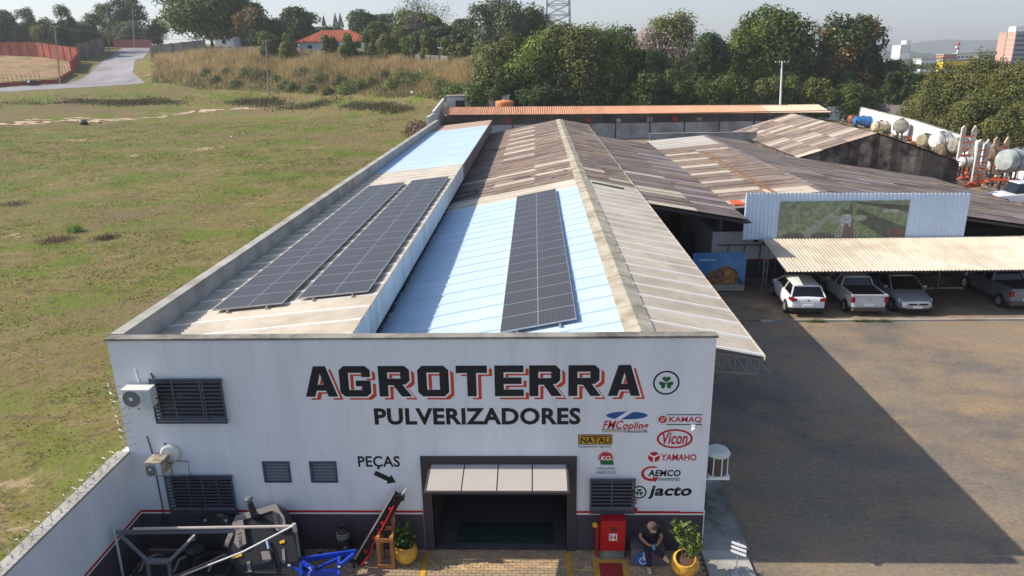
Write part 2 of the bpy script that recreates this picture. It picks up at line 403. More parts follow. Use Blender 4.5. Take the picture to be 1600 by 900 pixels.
def lay(parent, name, x0, x1, zf, y0, y1, mats_at, rows=1, pitch=1.0, amp=.022, waves=6, trap=False, jit=.006, lift=0):
    """cover the plane z=zf(x), x0..x1, y0..y1 with single sheets"""
    n = max(1, round((y1-y0)/pitch)); wd = (y1-y0)/n; out = []
    for r_ in range(rows):
        xa = x0 + (x1-x0)*r_/rows; xb = x0 + (x1-x0)*(r_+1)/rows
        # the upper sheet laps over the lower one
        up = zf(xb) > zf(xa); ov = .12 if rows > 1 else 0
        if up: xa2, xb2 = (xa-ov if r_ > 0 else xa), xb
        else: xa2, xb2 = xa, (xb+ov if r_ < rows-1 else xb)
        ln = math.hypot(xb2-xa2, zf(xb2)-zf(xa2)); ang = -math.atan2(zf(xb2)-zf(xa2), xb2-xa2)
        hi = .012*(r_ if up else rows-1-r_)
        for i in range(n):
            m = mats_at(r_, i, n); key = (round(ln,2), round(wd,3), amp, waves, trap, m.name)
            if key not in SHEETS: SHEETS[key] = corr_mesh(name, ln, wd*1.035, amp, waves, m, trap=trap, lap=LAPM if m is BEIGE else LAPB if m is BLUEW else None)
            o = link(name, SHEETS[key], parent)
            o.location = (xa2, y0+i*wd, zf(xa2)+hi+lift+rnd.uniform(0, jit)); o.rotation_euler = (rnd.uniform(-jit, jit)*.6, ang, rnd.uniform(-jit, jit)*.5)
            out.append(o)
    return out
# left bay: beige, blue, brown end
lay(WH, 'roof_sheet', .27, 5.86, LBz, .25, 28.9, lambda r,i,n: BEIGE, pitch=1.03, trap=True, waves=6, amp=.03)
lay(WH, 'roof_sheet', .27, 5.86, LBz, 28.9, 55, lambda r,i,n: BLUEW, pitch=1.03, trap=True, waves=6, amp=.02)
lay(WH, 'roof_sheet', .27, 5.86, LBz, 55, 61, lambda r,i,n: mat('dusty_brown_sheet', lin((176,152,130)), .8, var=.12, rand=.06), pitch=1.03, trap=True, waves=6, amp=.02)
# middle slope
lay(WH, 'roof_sheet', 5.66, 12.74, MDz, .25, 21.0, lambda r,i,n: BLUEW, pitch=1.03, trap=True, waves=6, amp=.022)
lay(WH, 'roof_sheet', 5.66, 12.74, MDz, 21.0, 23.4, lambda r,i,n: BEIGE, pitch=1.2, trap=True, waves=6, amp=.03)
skyl = {1, 3, 8, 13, 17, 21, 25, 29, 33}
def mid_m(r, i, n): 
    if r == 1 and (i in (12,15,18,21,24,28,31)): return PALE
    if (r, i) in ((1,2),(0,5),(1,5),(2,6),(2,3)): return PALE
    return FIBRE_R if (i*7+r*3) % 5 < 3 else FIBRE
lay(WH, 'roof_sheet', 5.66, 12.74, MDz, 23.4, 60.6, mid_m, rows=3, pitch=1.1, jit=.02)
# right slope
lay(WH, 'roof_sheet', 12.84, 15.72, RTz, .25, 23.2, lambda r,i,n: BEIGE, pitch=1.03, trap=True, waves=6, amp=.03)
lay(WH, 'roof_sheet', 12.84, 15.72, RTz, 23.2, 60.6, lambda r,i,n: PALE if (r,i) in ((1,1),(0,3)) else FIBRE, rows=2, pitch=1.1, jit=.02)
# ridge caps
y = .27; 
while y < 60:
    L_ = .98; z0 = 5.96+rnd.uniform(0,.012)
    b_ = MB(); p_ = [(12.42, MDz(12.42)+.05), (12.79, z0+.045), (13.16, RTz(13.16)+.05)]
    for yy in (y, y+L_): b_.v += [(px, yy, pz+(.006 if yy == y else 0)) for px, pz in p_]
    b_.f = [(0,1,4,3),(1,2,5,4)]; b_.m = [0,0]
    b_.build('ridge_cap', RIDGE, WH, recalc=False); y += .94
# eave trim, gutter and end truss under the right eave
MB().bar((15.735,.2,RTz(15.72)-.02),(15.735,60.6,RTz(15.72)-.02),.03,.11).build('eave_trim', BEIGE, WH)
tr = MB(); zb = 4.86
tr.bar((14.5,.35,5.46),(15.66,.35,5.24),.05).bar((14.5,.35,zb+.1),(15.66,.35,zb),.05)
for i in range(5):
    xa = 14.5+i*.29; xb = xa+.29
    za, zc = 5.46-.19*(xa-14.5), zb+.1-.086*(xb-14.5)
    tr.bar((xa,.35,za),(xb,.35,zc),.03).bar((xb,.35,5.46-.19*(xb-14.5)),(xb,.35,zc),.03)
tr.build('eave_truss', GREYP, WH)
for i in range(1, 10):
    b_ = MB().bar((14.5,.35+i*5,5.46),(15.66,.35+i*5,5.24),.05).bar((14.5,.35+i*5,4.96),(15.66,.35+i*5,4.86),.05).bar((15.64,.35+i*5,5.24),(15.64,.35+i*5,4.86),.05)
    b_.build('eave_truss', GREYP, WH)
# clerestory fascia: overlapping pale strips facing right, dark gap under it
y = .25
FASC = mat('pale_fascia_strip', lin((196,206,210)), .5, var=.1, rand=.14)
while y < 29:
    b_ = MB(); b_.hexa([(5.79,y,5.02),(5.81,y,5.02),(5.83,y+.40,5.02),(5.81,y+.40,5.02),(5.79,y,5.90),(5.81,y,5.90),(5.83,y+.40,5.90),(5.81,y+.40,5.90)])
    b_.build('fascia_strip', FASC, WH); y += .385
FAS2 = mat('brown_fascia_strip', lin((122,104,92)), .9, var=.2, rand=.2)
while y < 60.7:
    b_ = MB(); b_.hexa([(5.79,y,4.95),(5.81,y,4.95),(5.83,y+.40,4.95),(5.81,y+.40,4.95),(5.79,y,5.90),(5.81,y,5.90),(5.83,y+.40,5.90),(5.81,y+.40,5.90)])
    b_.build('fascia_strip', FAS2, WH); y += .385
MB().box(5.62,5.78,.25,61,5.55,5.9).build('fascia_beam', GREYP, WH)
MB().box(5.50,5.85,.25,61,4.52,4.60).build('valley_gutter', DSTEEL, WH)

# loose debris on the old roof
for k, (x, yy, ln, rz, m) in enumerate(((11.6,25.2,.9,.2,FIBRE_G),(11.9,26.3,.7,1.1,FIBRE),(6.4,24.6,1.5,.7,DSTEEL),(6.6,26.0,.8,-.4,FIBRE_G),(9.5,27.2,1.0,.1,FIBRE_G),(14.1,22.0,1.7,-.12,DSTEEL),(10.8,30.5,2.4,.05,PALE))):
    z = (MDz(x) if x < 12.79 else RTz(x)) + .05
    o = MB().box(-ln/2,ln/2,-.12,.12,0,.03).build('roof_debris', m, None, local=True); o.location = (x,yy,z); o.rotation_euler = (0,-.19 if x < 12.79 else .19,rz)
    tag(o, 'loose broken sheet strip lying on the old warehouse roof', 'debris', 'broken strips on the old roof')

# ---- windows with grilles
GLASS = mat('dark_window_glass', (.012,.013,.016), .12, var=0, spec=.6)
GRILLE = mat('grey_grille_steel', lin((72,78,90)), .5, var=.1)
def grille(x0,x1,z0,z1,nb,vert,proud=.10,mar=.0):
    wf = MB().box(x0,x1,.10,.12,z0,z1).build('window', GLASS, WH)
    b = MB(); t = .045
    X0,X1,Z0,Z1 = x0-mar,x1+mar,z0-mar,z1+mar; y0,y1 = -proud,-proud+.03
    b.box(X0,X1,y0,y1,Z0,Z0+t).box(X0,X1,y0,y1,Z1-t,Z1).box(X0,X0+t,y0,y1,Z0+t,Z1-t).box(X1-t,X1,y0,y1,Z0+t,Z1-t)
    for xx in (X0+.01, X1-.04):
        for zz in (Z0+.06, Z1-.09): b.box(xx,xx+.03,y1,.05,zz,zz+.03)
    b.build('grille_frame', GRILLE, wf)
    for i in range(nb):
        z = Z0+t+(Z1-Z0-2*t)*(i+.5)/nb
        MB().box(X0+t,X1-t,y0+.004,y1-.004,z-.02,z+.02).build('bar', GRILLE, wf)
    for v in vert:
        MB().box(x0+(x1-x0)*v-.012,x0+(x1-x0)*v+.012,.04,.07,z0,z1).build('mullion', STEEL, wf)
grille(*WIN[0], 11, (.25,.66,.70), mar=.06)
grille(*WIN[1], 11, (.28,.5,.74), mar=.06)
grille(*WIN[4], 9, (.5,), mar=.05)
for q in (WIN[2], WIN[3]):
    wf = MB().box(q[0],q[1],.14,.16,q[2],q[3]).build('louvre_vent', DARKVOID, WH)
    b = MB(); b.box(q[0]-.02,q[0]+.03,-.02,.1,q[2],q[3]).box(q[1]-.03,q[1]+.02,-.02,.1,q[2],q[3]).box(q[0]-.02,q[1]+.02,-.021,.1,q[3],q[3]+.03).box(q[0]-.02,q[1]+.02,-.021,.1,q[2]-.03,q[2])
    b.build('frame', GRILLE, wf)
    for i in range(6):
        z = q[2]+(q[3]-q[2])*(i+.3)/6
        MB().hexa([(q[0]+.03,.0,z-.01),(q[1]-.03,.0,z-.01),(q[1]-.03,.09,z+.05),(q[0]+.03,.09,z+.05),(q[0]+.03,.0,z+.005),(q[1]-.03,.0,z+.005),(q[1]-.03,.09,z+.065),(q[0]+.03,.09,z+.065)]).build('slat', mat('grey_louvre_slat', lin((120,122,128)), .5, var=.1), wf)

# ---- entrance: dark portal, tilted-up door of four panels, floor, mat
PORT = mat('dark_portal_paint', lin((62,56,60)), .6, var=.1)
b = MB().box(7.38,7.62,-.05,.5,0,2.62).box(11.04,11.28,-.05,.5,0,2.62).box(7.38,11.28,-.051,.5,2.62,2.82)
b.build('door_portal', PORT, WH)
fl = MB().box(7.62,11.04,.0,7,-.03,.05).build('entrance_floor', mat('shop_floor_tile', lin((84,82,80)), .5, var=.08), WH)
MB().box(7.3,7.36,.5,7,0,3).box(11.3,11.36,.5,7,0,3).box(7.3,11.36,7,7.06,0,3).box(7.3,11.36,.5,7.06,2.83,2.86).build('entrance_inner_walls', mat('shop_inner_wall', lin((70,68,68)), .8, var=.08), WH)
td = MB()
def dpt(x, t, dz=0): return (x, -.045 - t*1.0, 2.60 - t*.13 + dz)
td.bar(dpt(7.63,0),dpt(7.63,1.0),.05,.05).bar(dpt(11.03,0),dpt(11.03,1.0),.05,.05).bar(dpt(7.6,1.02),dpt(11.06,1.02),.05,.06).bar(dpt(7.6,-.01),dpt(11.06,-.01),.04,.05)
tdo = td.build('tilting_door', mat('dark_door_frame', lin((70,62,60)), .5), WH)
DP = mat('pale_door_panel', lin((176,168,162)), .55, var=.05, rand=.03)
for i in range(4):
    xa = 7.66+i*.843; xb = xa+.815
    MB().hexa([dpt(xa,.02,-.015),dpt(xb,.02,-.015),dpt(xb,.97,-.015),dpt(xa,.97,-.015),dpt(xa,.02,.02),dpt(xb,.02,.02),dpt(xb,.97,.02),dpt(xa,.97,.02)]).build('door_panel', DP, tdo)
MAT_G = mat('green_mat', (.012,.035,.022), .95, var=.15, scale=20)
dm = tag(MB().box(8.15,10.72,.25,1.15,.052,.066).build('door_mat', MAT_G), 'dark green lettered door mat lying inside the entrance', 'door mat')
# ================================================================== painted lettering
def curve_mesh(cu, name):
    o = bpy.data.objects.new(name, cu); COL.objects.link(o)
    dg = bpy.context.evaluated_depsgraph_get(); me = bpy.data.meshes.new_from_object(o.evaluated_get(dg))
    bpy.data.objects.remove(o); me.name = name; return me
def fit_mesh(me, m, x0, x1, z0, z1, shear=0):
    co = np.zeros(len(me.vertices)*3); me.vertices.foreach_get('co', co); co = co.reshape(-1,3)
    mn, mx = co[:,:2].min(0), co[:,:2].max(0); u = (co[:,:2]-mn)/(mx-mn)
    z = z0+(z1-z0)*u[:,1]
    out = np.c_[x0+(x1-x0)*u[:,0]+shear*(z-z0), -co[:,2], z]
    me.vertices.foreach_set('co', out.ravel()); me.materials.clear(); me.materials.append(m); me.update(); return me
def text(name, s, x0, x1, z0, z1, m, y, parent, bold=.0, shear=0, place=None):
    cu = bpy.data.curves.new(name, 'FONT'); cu.body = s; cu.extrude = .001; cu.offset = bold; cu.resolution_u = 3; cu.space_character = 1+bold*1.5
    me = fit_mesh(curve_mesh(cu, name), m, x0, x1, z0, z1, shear)
    o = link(name, me, parent if place is None else None)
    if place is not None:
        if parent is not None: o.parent = parent
        o.matrix_local = place
    else: o.location.y = y
    return o
def shape(name, loops, m, y, parent, rot=None, off=0):
    """filled 2-D outline (first loop outer, others holes) standing on the wall plane, x-z coordinates"""
    cu = bpy.data.curves.new(name, 'CURVE'); cu.dimensions = '2D'; cu.fill_mode = 'BOTH'; cu.extrude = .001; cu.offset = off
    for lp in loops:
        sp = cu.splines.new('POLY'); sp.points.add(len(lp)-1); sp.use_cyclic_u = True
        for p, q in zip(sp.points, lp): p.co = (q[0], q[1], 0, 1)
    me = curve_mesh(cu, name)
    co = np.zeros(len(me.vertices)*3); me.vertices.foreach_get('co', co); co = co.reshape(-1,3)
    me.vertices.foreach_set('co', np.c_[co[:,0], -co[:,2], co[:,1]].ravel()); me.materials.clear(); me.materials.append(m); me.update()
    o = link(name, me, parent); o.location.y = y; return o
def circ(cx, cz, rx, rz=None, n=28, a0=0, a1=2*math.pi, tilt=0):
    rz = rz or rx; out = []
    for i in range(n):
        a = a0+(a1-a0)*i/(n if abs(a1-a0) > 6.2 else n-1); u, v = rx*math.cos(a), rz*math.sin(a)
        out.append((cx+u*math.cos(tilt)-v*math.sin(tilt), cz+u*math.sin(tilt)+v*math.cos(tilt)))
    return out
def wx(px, py=600): return ony(px, py, 0).x
def wz(px, py): return ony(px, py, 0).z
SIGNBLK = mat('black_sign_paint', (.010,.011,.016), .6, var=.1)
SIGNORG = mat('orange_sign_paint', lin((206,66,28)), .6, var=.06)
SIGNRED = mat('red_sign_paint', lin((186,28,36)), .6, var=.06)
SIGNGRN = mat('green_sign_paint', lin((28,96,40)), .6, var=.06)
SIGNBLU = mat('blue_sign_paint', lin((36,84,150)), .6, var=.06)
SIGNYEL = mat('mustard_sign_paint', lin((200,150,40)), .6, var=.06)
G_ = {
 'A': [[(0,0),(.30,1),(.66,1),(.96,0),(.68,0),(.62,.2),(.34,.2),(.28,0)], [(.39,.4),(.57,.4),(.48,.76)]],
 'G': [[(0,.14),(0,.86),(.14,1),(.78,1),(.92,.87),(.92,.64),(.66,.64),(.66,.78),(.27,.78),(.27,.22),(.66,.22),(.66,.34),(.48,.34),(.48,.53),(.92,.53),(.92,.13),(.78,0),(.14,0)]],
 'R': [[(0,0),(0,1),(.78,1),(.92,.87),(.92,.52),(.80,.40),(.70,.39),(.97,0),(.66,0),(.43,.37),(.27,.37),(.27,0)], [(.27,.59),(.27,.79),(.65,.79),(.65,.59)]],
 'O': [[(0,.14),(0,.86),(.14,1),(.78,1),(.92,.86),(.92,.14),(.78,0),(.14,0)], [(.27,.22),(.27,.78),(.65,.78),(.65,.22)]],
 'T': [[(0,1),(.92,1),(.92,.76),(.595,.76),(.595,0),(.325,0),(.325,.76),(0,.76)]],
 'E': [[(0,0),(0,1),(.86,1),(.86,.78),(.27,.78),(.27,.61),(.80,.61),(.80,.4),(.27,.4),(.27,.22),(.86,.22),(.86,0)]]}
px_l = [476,531,592,653,713,773,827,888,950]
z0_, z1_ = wz(740,619), wz(740,571)
for ch, px in zip('AGROTERRA', px_l):
    x0 = wx(px, 600); sc = (wx(px+49,600)-x0)/.93; h = z1_-z0_
    T = lambda dx, dz: [[(x0+u*sc+dx, z0_+v*h+dz) for u, v in lp] for lp in G_[ch]]
    shape('orange_letter', T(.12,-.085), SIGNORG, -.003, WH)
    shape('white_outline', T(.022,-.016), WHITEP, -.006, WH, off=.022)
    shape('black_letter', T(0,0), SIGNBLK, -.009, WH)
text('lettering', 'PULVERIZADORES', 6.31, 11.36, 3.69, 4.15, SIGNBLK, -.004, WH, bold=.035)
text('lettering', 'PEÇAS', 5.80, 6.86, 2.44, 2.82, SIGNBLK, -.004, WH, bold=.02)
a = Vector((6.20,2.34)); c = Vector((6.72,2.06)); d = (c-a).normalized(); n_ = Vector((-d.y,d.x)); s_ = c-d*.20
shape('arrow_mark', [[tuple(q) for q in (a+n_*.07, s_+n_*.07, s_+n_*.15, c, s_-n_*.15, s_-n_*.07, a-n_*.07)]], SIGNBLK, -.004, WH)
def clover(cx, cz, r, ring, y, par):
    shape('emblem_ring', [circ(cx,cz,r,n=36), circ(cx,cz,r*(1-ring),n=36)], SIGNBLK, y, par)
    for k, a_ in enumerate((90, 210, 330)):
        ux, uz = math.cos(R(a_)), math.sin(R(a_)); lp = []
        for i in range(24):     # heart-shaped leaf
            t = 2*math.pi*i/24; hx = 16*math.sin(t)**3/17; hz = (13*math.cos(t)-5*math.cos(2*t)-2*math.cos(3*t)-math.cos(4*t))/17
            s2 = r*.34; u, v = hx*s2, (hz+1.0)*s2*.88
            lp.append((cx+ux*v+uz*u, cz+uz*v-ux*u))
        shape('clover_leaf', [lp], SIGNGRN, y-.001-.0006*k, par)
clover(wx(1041,598), wz(1041,598), .315, .13, -.004, WH)
# supplier logos
X = lambda px: wx(px, 690)
def Z_(py, px=1000): return wz(px, py)
# 1 fmc
shape('logo_ellipse', [circ(X(978),Z_(649),.50,.105,n=36)], SIGNBLU, -.003, WH)
shape('logo_swoosh', [[(X(958),Z_(656)),(X(969),Z_(655)),(X(986),Z_(644)),(X(996),Z_(643)),(X(984),Z_(642)),(X(976),Z_(644))]], WHITEP, -.006, WH)
text('lettering', 'FMC', X(941), X(970), Z_(670), Z_(657), SIGNRED, -.004, WH, bold=.015, shear=.25)
text('lettering', 'opling', X(971), X(1010), Z_(674), Z_(659), SIGNRED, -.004, WH, bold=.02, shear=.2)
shape('logo_line', [[(X(940),Z_(672.2)),(X(972),Z_(672.2)),(X(972),Z_(670.8)),(X(940),Z_(670.8))]], SIGNGRN, -.003, WH)
shape('logo_line', [[(X(940),Z_(675)),(X(972),Z_(675)),(X(972),Z_(673.6)),(X(940),Z_(673.6))]], SIGNYEL, -.003, WH)
text('lettering', 'Pulverizadores', X(974), X(1011), Z_(676), Z_(671), SIGNBLK, -.004, WH)
# 2 kamaq
shape('logo_disc', [circ(X(1033.5),Z_(655.5),.10)], SIGNRED, -.003, WH)
text('lettering', '//', X(1030), X(1037), Z_(659), Z_(652), WHITEP, -.006, WH, bold=.02)
shape('logo_ring', [circ(X(1033.5),Z_(655.5),.148), circ(X(1033.5),Z_(655.5),.138)], mat('pale_grey_paint', (.55,.55,.55)), -.003, WH)
text('lettering', 'KAMAQ', X(1044), X(1094), Z_(661), Z_(651), SIGNRED, -.004, WH, bold=.02)
for py in (648, 663.4): shape('logo_line', [[(X(1040),Z_(py+.8)),(X(1095),Z_(py+.8)),(X(1095),Z_(py-.8)),(X(1040),Z_(py-.8))]], SIGNGRN, -.003, WH)
# 3 vicon
shape('logo_ring', [circ(X(1054),Z_(685.5),.44,.265,n=40), circ(X(1054),Z_(685.5),.385,.215,n=40)], SIGNRED, -.003, WH)
text('lettering', 'Vicon', X(1032), X(1073), Z_(694), Z_(675), SIGNRED, -.006, WH, bold=.02, shear=.12)
# 4 natali
shape('logo_plate', [[(X(904),Z_(694)),(X(956),Z_(694)),(X(956),Z_(679)),(X(904),Z_(679))]], SIGNYEL, -.003, WH)
shape('logo_rim', [[(X(903.4),Z_(694.5)),(X(956.6),Z_(694.5)),(X(956.6),Z_(678.6)),(X(903.4),Z_(678.6))],[(X(904.6),Z_(693.6)),(X(955.4),Z_(693.6)),(X(955.4),Z_(679.6)),(X(904.6),Z_(679.6))]], SIGNBLK, -.005, WH)
text('lettering', 'NATALI', X(907), X(954), Z_(692.5), Z_(683), SIGNBLK, -.006, WH, bold=.03)
shape('logo_line', [[(X(909),Z_(682.3)),(X(953),Z_(682.3)),(X(953),Z_(680.8)),(X(909),Z_(680.8))]], SIGNBLK, -.005, WH)
text('lettering', 'Equipamento Agrícola', X(904), X(955), Z_(700), Z_(695.8), SIGNBLK, -.004, WH)
# 5 gear with initials
cx, cz = X(947), Z_(716)
lp = [];
for i in range(44):
    a_ = R(-12)+R(204)*i/43; rr = .205 if (i//2) % 2 else .155; lp.append((cx+rr*math.cos(a_), cz+rr*math.sin(a_)))
shape('logo_gear', [lp], SIGNRED, -.003, WH)
for i in range(5):
    x_ = cx-.13+i*.065; shape('logo_stroke', [[(x_,cz-.04),(x_+.05,cz-.06),(x_+.075,cz-.17),(x_+.03,cz-.20),(x_-.01,cz-.10)]], SIGNGRN, -.003-.0004*i, WH)
text('lettering', 'KO', cx-.12, cx+.12, cz-.05, cz+.07, WHITEP, -.006, WH, bold=.03, shear=.1)
text('lettering', 'MÁQUINAS', X(934), X(962), Z_(734.5), Z_(729), SIGNBLK, -.004, WH)
text('lettering', 'AGRICOLAS', X(933), X(963), Z_(740), Z_(735.6), SIGNBLK, -.004, WH)
# 6 yamaho
cx, cz = X(1023), Z_(714)
shape('logo_disc', [circ(cx,cz,.145)], SIGNRED, -.003, WH)
for a_ in (150, 30, 270):
    ux, uz = math.cos(R(a_)), math.sin(R(a_)); shape('logo_stroke', [[(cx-uz*.02,cz+ux*.02),(cx+ux*.15-uz*.02,cz+uz*.15+ux*.02),(cx+ux*.15+uz*.02,cz+uz*.15-ux*.02),(cx+uz*.02,cz-ux*.02)]], WHITEP, -.006-.0003*(a_ % 7), WH)
text('lettering', 'YAMAHO', X(1034), X(1090), Z_(719.5), Z_(709.5), SIGNRED, -.004, WH, bold=.025)
# 7 aemco
cx, cz = X(1021), Z_(740)
lp = circ(cx,cz,.27,.215,n=20,a0=R(60),a1=R(285)) + [(cx+.10,cz-.25),(cx+.16,cz-.10),(cx+.02,cz-.10)] + circ(cx,cz+.01,.20,.155,n=16,a0=R(280),a1=R(70))
shape('logo_swoosh', [lp], SIGNRED, -.003, WH)
text('lettering', 'AEMCO', X(1015), X(1066), Z_(744), Z_(734), SIGNBLK, -.006, WH, bold=.03, shear=.1)
text('lettering', 'TRANSMISSÕES', X(1030), X(1066), Z_(751), Z_(745.5), SIGNBLK, -.006, WH)
# 8 jacto
clover(X(1002), Z_(769), .185, .2, -.004, WH)
text('lettering', 'jacto', X(1015), X(1083), Z_(780), Z_(758.5), SIGNBLK, -.004, WH, bold=.035, shear=.22)
# small plates
for (px, py, s_) in ((991,783,.10),(992.5,796,.085)):
    MB().box(wx(px,py)-s_*.6,wx(px,py)+s_*.6,-.03,-.016,wz(px,py)-s_*.7,wz(px,py)+s_*.7).build('fire_point_plate', SIGNRED, WH)
shape('plate_ring', [circ(wx(991,783),wz(991,783),.038), circ(wx(991,783),wz(991,783),.022)], WHITEP, -.032, WH)

# ================================================================== solar arrays
def panel_material():
    m = bpy.data.materials.new('solar_cells'); m.use_nodes = True; t = m.node_tree; N = t.nodes; L = t.links; b = N['Principled BSDF']
    tc = N.new('ShaderNodeTexCoord'); sx = N.new('ShaderNodeSeparateXYZ'); L.new(tc.outputs['Object'], sx.inputs[0])
    def grid(o, per, wd):
        d = N.new('ShaderNodeMath'); d.operation = 'DIVIDE'; d.inputs[1].default_value = per; L.new(o, d.inputs[0])
        f = N.new('ShaderNodeMath'); f.operation = 'FRACT'; L.new(d.outputs[0], f.inputs[0])
        g = N.new('ShaderNodeMath'); g.operation = 'LESS_THAN'; g.inputs[1].default_value = wd/per; L.new(f.outputs[0], g.inputs[0]); return g.outputs[0]
    mx = N.new('ShaderNodeMath'); mx.operation = 'MAXIMUM'; L.new(grid(sx.outputs[0], .0855, .006), mx.inputs[0]); L.new(grid(sx.outputs[1], .1685, .008), mx.inputs[1])
    c = N.new('ShaderNodeMix'); c.data_type = 'RGBA'; L.new(mx.outputs[0], c.inputs[0]); c.inputs[6].default_value = (.046,.044,.048,1); c.inputs[7].default_value = (.17,.168,.172,1)
    L.new(c.outputs[2], b.inputs['Base Color']); b.inputs['Roughness'].default_value = .42; b.inputs['Specular IOR Level'].default_value = .4
    return m
SOLAR = panel_material(); ALU = mat('aluminium_frame', (.48,.48,.49), .4, metal=.4, var=.05)
PWX, PWY = 2.02, 1.048
bp = MB(); bp.quad((.012,.012,.036),(PWX/2-.008,.012,.036),(PWX/2-.008,PWY-.012,.036),(.012,PWY-.012,.036)).quad((PWX/2+.008,.012,.036),(PWX-.012,.012,.036),(PWX-.012,PWY-.012,.036),(PWX/2+.008,PWY-.012,.036))
PG = bp.mesh('solar_panel', SOLAR)
bf = MB().box(0,PWX,0,.012,0,.04).box(0,PWX,PWY-.012,PWY,0,.04).box(0,.012,.012,PWY-.012,0,.04).box(PWX-.012,PWX,.012,PWY-.012,0,.04).box(PWX/2-.008,PWX/2+.008,.012,PWY-.012,.005,.038).box(.02,PWX/2-.012,.02,PWY-.02,0,.006).box(PWX/2+.012,PWX-.02,.02,PWY-.02,0,.006)
PF = bf.mesh('panel_frame', ALU)
def array(x0, y0, n, zf, label, shear=0):
    sl_ = (zf(x0+1)-zf(x0)); ang = -math.atan(sl_); c_ = math.cos(ang)
    r_ = empty('solar_array', (x0, y0, zf(x0)+.10), label, 'solar array', 'solar arrays on the warehouse roof')
    pit = 1.062
    for i in range(n):
        g = link('solar_panel', PG, r_); g.location = (x0+shear*i, y0+i*pit, zf(x0)+.12+rnd.uniform(-.004,.004)); g.rotation_euler = (0, ang, 0)
        f = link('panel_frame', PF, g)
    for u in (.45, 1.58):
        xx = x0+u*c_; z = zf(xx)+.085
        MB().box(xx-.02,xx+.02,y0-.12,y0+n*pit+.05,z-.02,z+.02).build('rail', ALU, r_)
        ft = MB()
        for k in range(0, n+1, 2): ft.box(xx-.03,xx+.03,y0-.1+k*pit,y0-.05+k*pit,zf(xx)-.01,z-.022)
        ft.build('rail_feet', ALU, r_)
array(1.22, 3.05, 19, LBz, 'solar array of one panel column nearest the field parapet')
array(3.58, 3.35, 19, LBz, 'solar array of one panel column along the pale clerestory edge')
array(9.36, 1.75, 18, MDz, 'solar array of one panel column on the pale blue middle roof')

# ================================================================== left boundary wall with razor wire
BW = empty('boundary_wall', (-.12,-6,0), 'white boundary wall with dark dado and razor wire beside the field', 'wall')
MB().box(-.26,-.001,-14,.30,-.05,2.9).build('wall_body', WHITE_WALL, BW)
MB().box(-.30,.02,-14,-.002,2.902,2.96).build('coping', CONC, BW)
MB().box(-.01,.008,-14,-.015,0,1.13).build('dado', DADO, BW)
MB().box(-.01,.009,-14,-.015,1.13,1.175).build('white_stripe', WHITEP, BW)
MB().box(-.01,.010,-14,-.015,1.175,1.235).build('red_stripe', REDP, BW)
def coil(name, a, b, r, turns, label, group, thick=.006):
    a, b = Vector(a), Vector(b); n = turns*14; pts = []
    d = (b-a).normalized(); u = d.cross(Vector((0,1,.2) if abs(d.y) < .8 else (1,0,0))).normalized(); v = u.cross(d)
    for i in range(n+1):
        t = i/n; an = 2*math.pi*turns*t; rr = r*(1+.12*math.sin(i*1.7))
        pts.append(a+(b-a)*t+u*rr*math.cos(an)+v*rr*math.sin(an))
    m = MB().tube(pts, thick, 4)
    for i in range(0, n, 3):
        p = pts[i]; m.box(p.x-.02,p.x+.02,p.y-.004,p.y+.004,p.z-.012,p.z+.012)
    return tag(m.build(name, STEEL), label, 'razor wire', group)
coil('razor_wire', (-.14,-13.9,3.08), (-.14,-.3,3.08), .13, 44, 'razor wire coil along the boundary wall coping', None)
coil('razor_wire', (.10,-.10,3.1), (.02,-.10,4.9), .13, 9, 'razor wire coil climbing the warehouse corner', None)

# ================================================================== air conditioners and pipes
ACW = mat('cream_appliance_shell', lin((216,214,206)), .5, var=.06)
def ac_unit(x0, x1, z0, z1, dep, label, y1=-.12, grille_left=True, dirty=False):
    a = empty('air_conditioner', ((x0+x1)/2, -.1, z0), label, 'air conditioner')
    y0 = y1-dep
    MB().box(x0,x1,y0,y1,z0,z1).build('casing', ACW if not dirty else mat('grimy_appliance_shell', lin((170,158,142)), .7, var=.2, second=lin((110,86,62)), sscale=5, samt=.5), a, bevel=.012)
    wv = (x1-x0); fx = x0+wv*.33; r = min(wv*.30, (z1-z0)*.44)
    MB().lathe([(r,0),(r,.012),(r*.9,.014)], (fx,y0-.015,(z0+z1)/2), 20, 'y').build('fan_grille', GREYP, a)
    MB().lathe([(r*.22,0),(r*.22,.01)], (fx,y0-.030,(z0+z1)/2), 12, 'y').build('fan_hub', ACW, a)
    MB().box(x0+wv*.68,x1-.02,y0-.004,y0,z0+.03,z1-.04).build('side_panel', mat('pale_panel', lin((190,196,202)), .5), a)
    b = MB()
    for xx in (x0+wv*.15, x1-wv*.15): b.box(xx-.015,xx+.015,y0+.02,-.001,z0-.035,z0-.002).box(xx-.015,xx+.015,-.03,-.001,z0-.25,z0-.035)
    b.build('bracket', STEEL, a)
    MB().tube([(x1,y1-.08,z0+.15),(x1+.06,y1-.06,z0+.13),(x1+.07,-.03,z0+.2),(x1-.12,-.02,z1+.25)], .015, 6).build('hose', BLACKPL, a)
    return a
ac_unit(.36,1.06,4.38,4.86,.30,'white air conditioner on the wall beside the upper barred window')
a = ac_unit(.66,1.08,2.58,2.95,.42,'old grimy air conditioner above the lower barred window', dirty=True)
MB().lathe([(.20,0),(.24,-.02),(.25,-.06),(.20,-.09)], (1.08,-.02,2.93), 18, 'y').build('wall_duct_ring', ACW, a)
pp = MB().tube([(.62,-.03,4.86),(.58,-.03,5.25)], .02, 6); tag(pp.build('wall_conduit', WHITEP), 'short pale conduit above the upper air conditioner', 'conduit')
tag(MB().tube([(.55,-.025,3.4),(.60,-.025,2.96),(.60,-.025,.9)], .014, 6).box(.52,.68,-.06,-.014,.86,1.02).build('wall_conduit', DSTEEL), 'dark conduit running down the wall behind the grimy air conditioner', 'conduit')
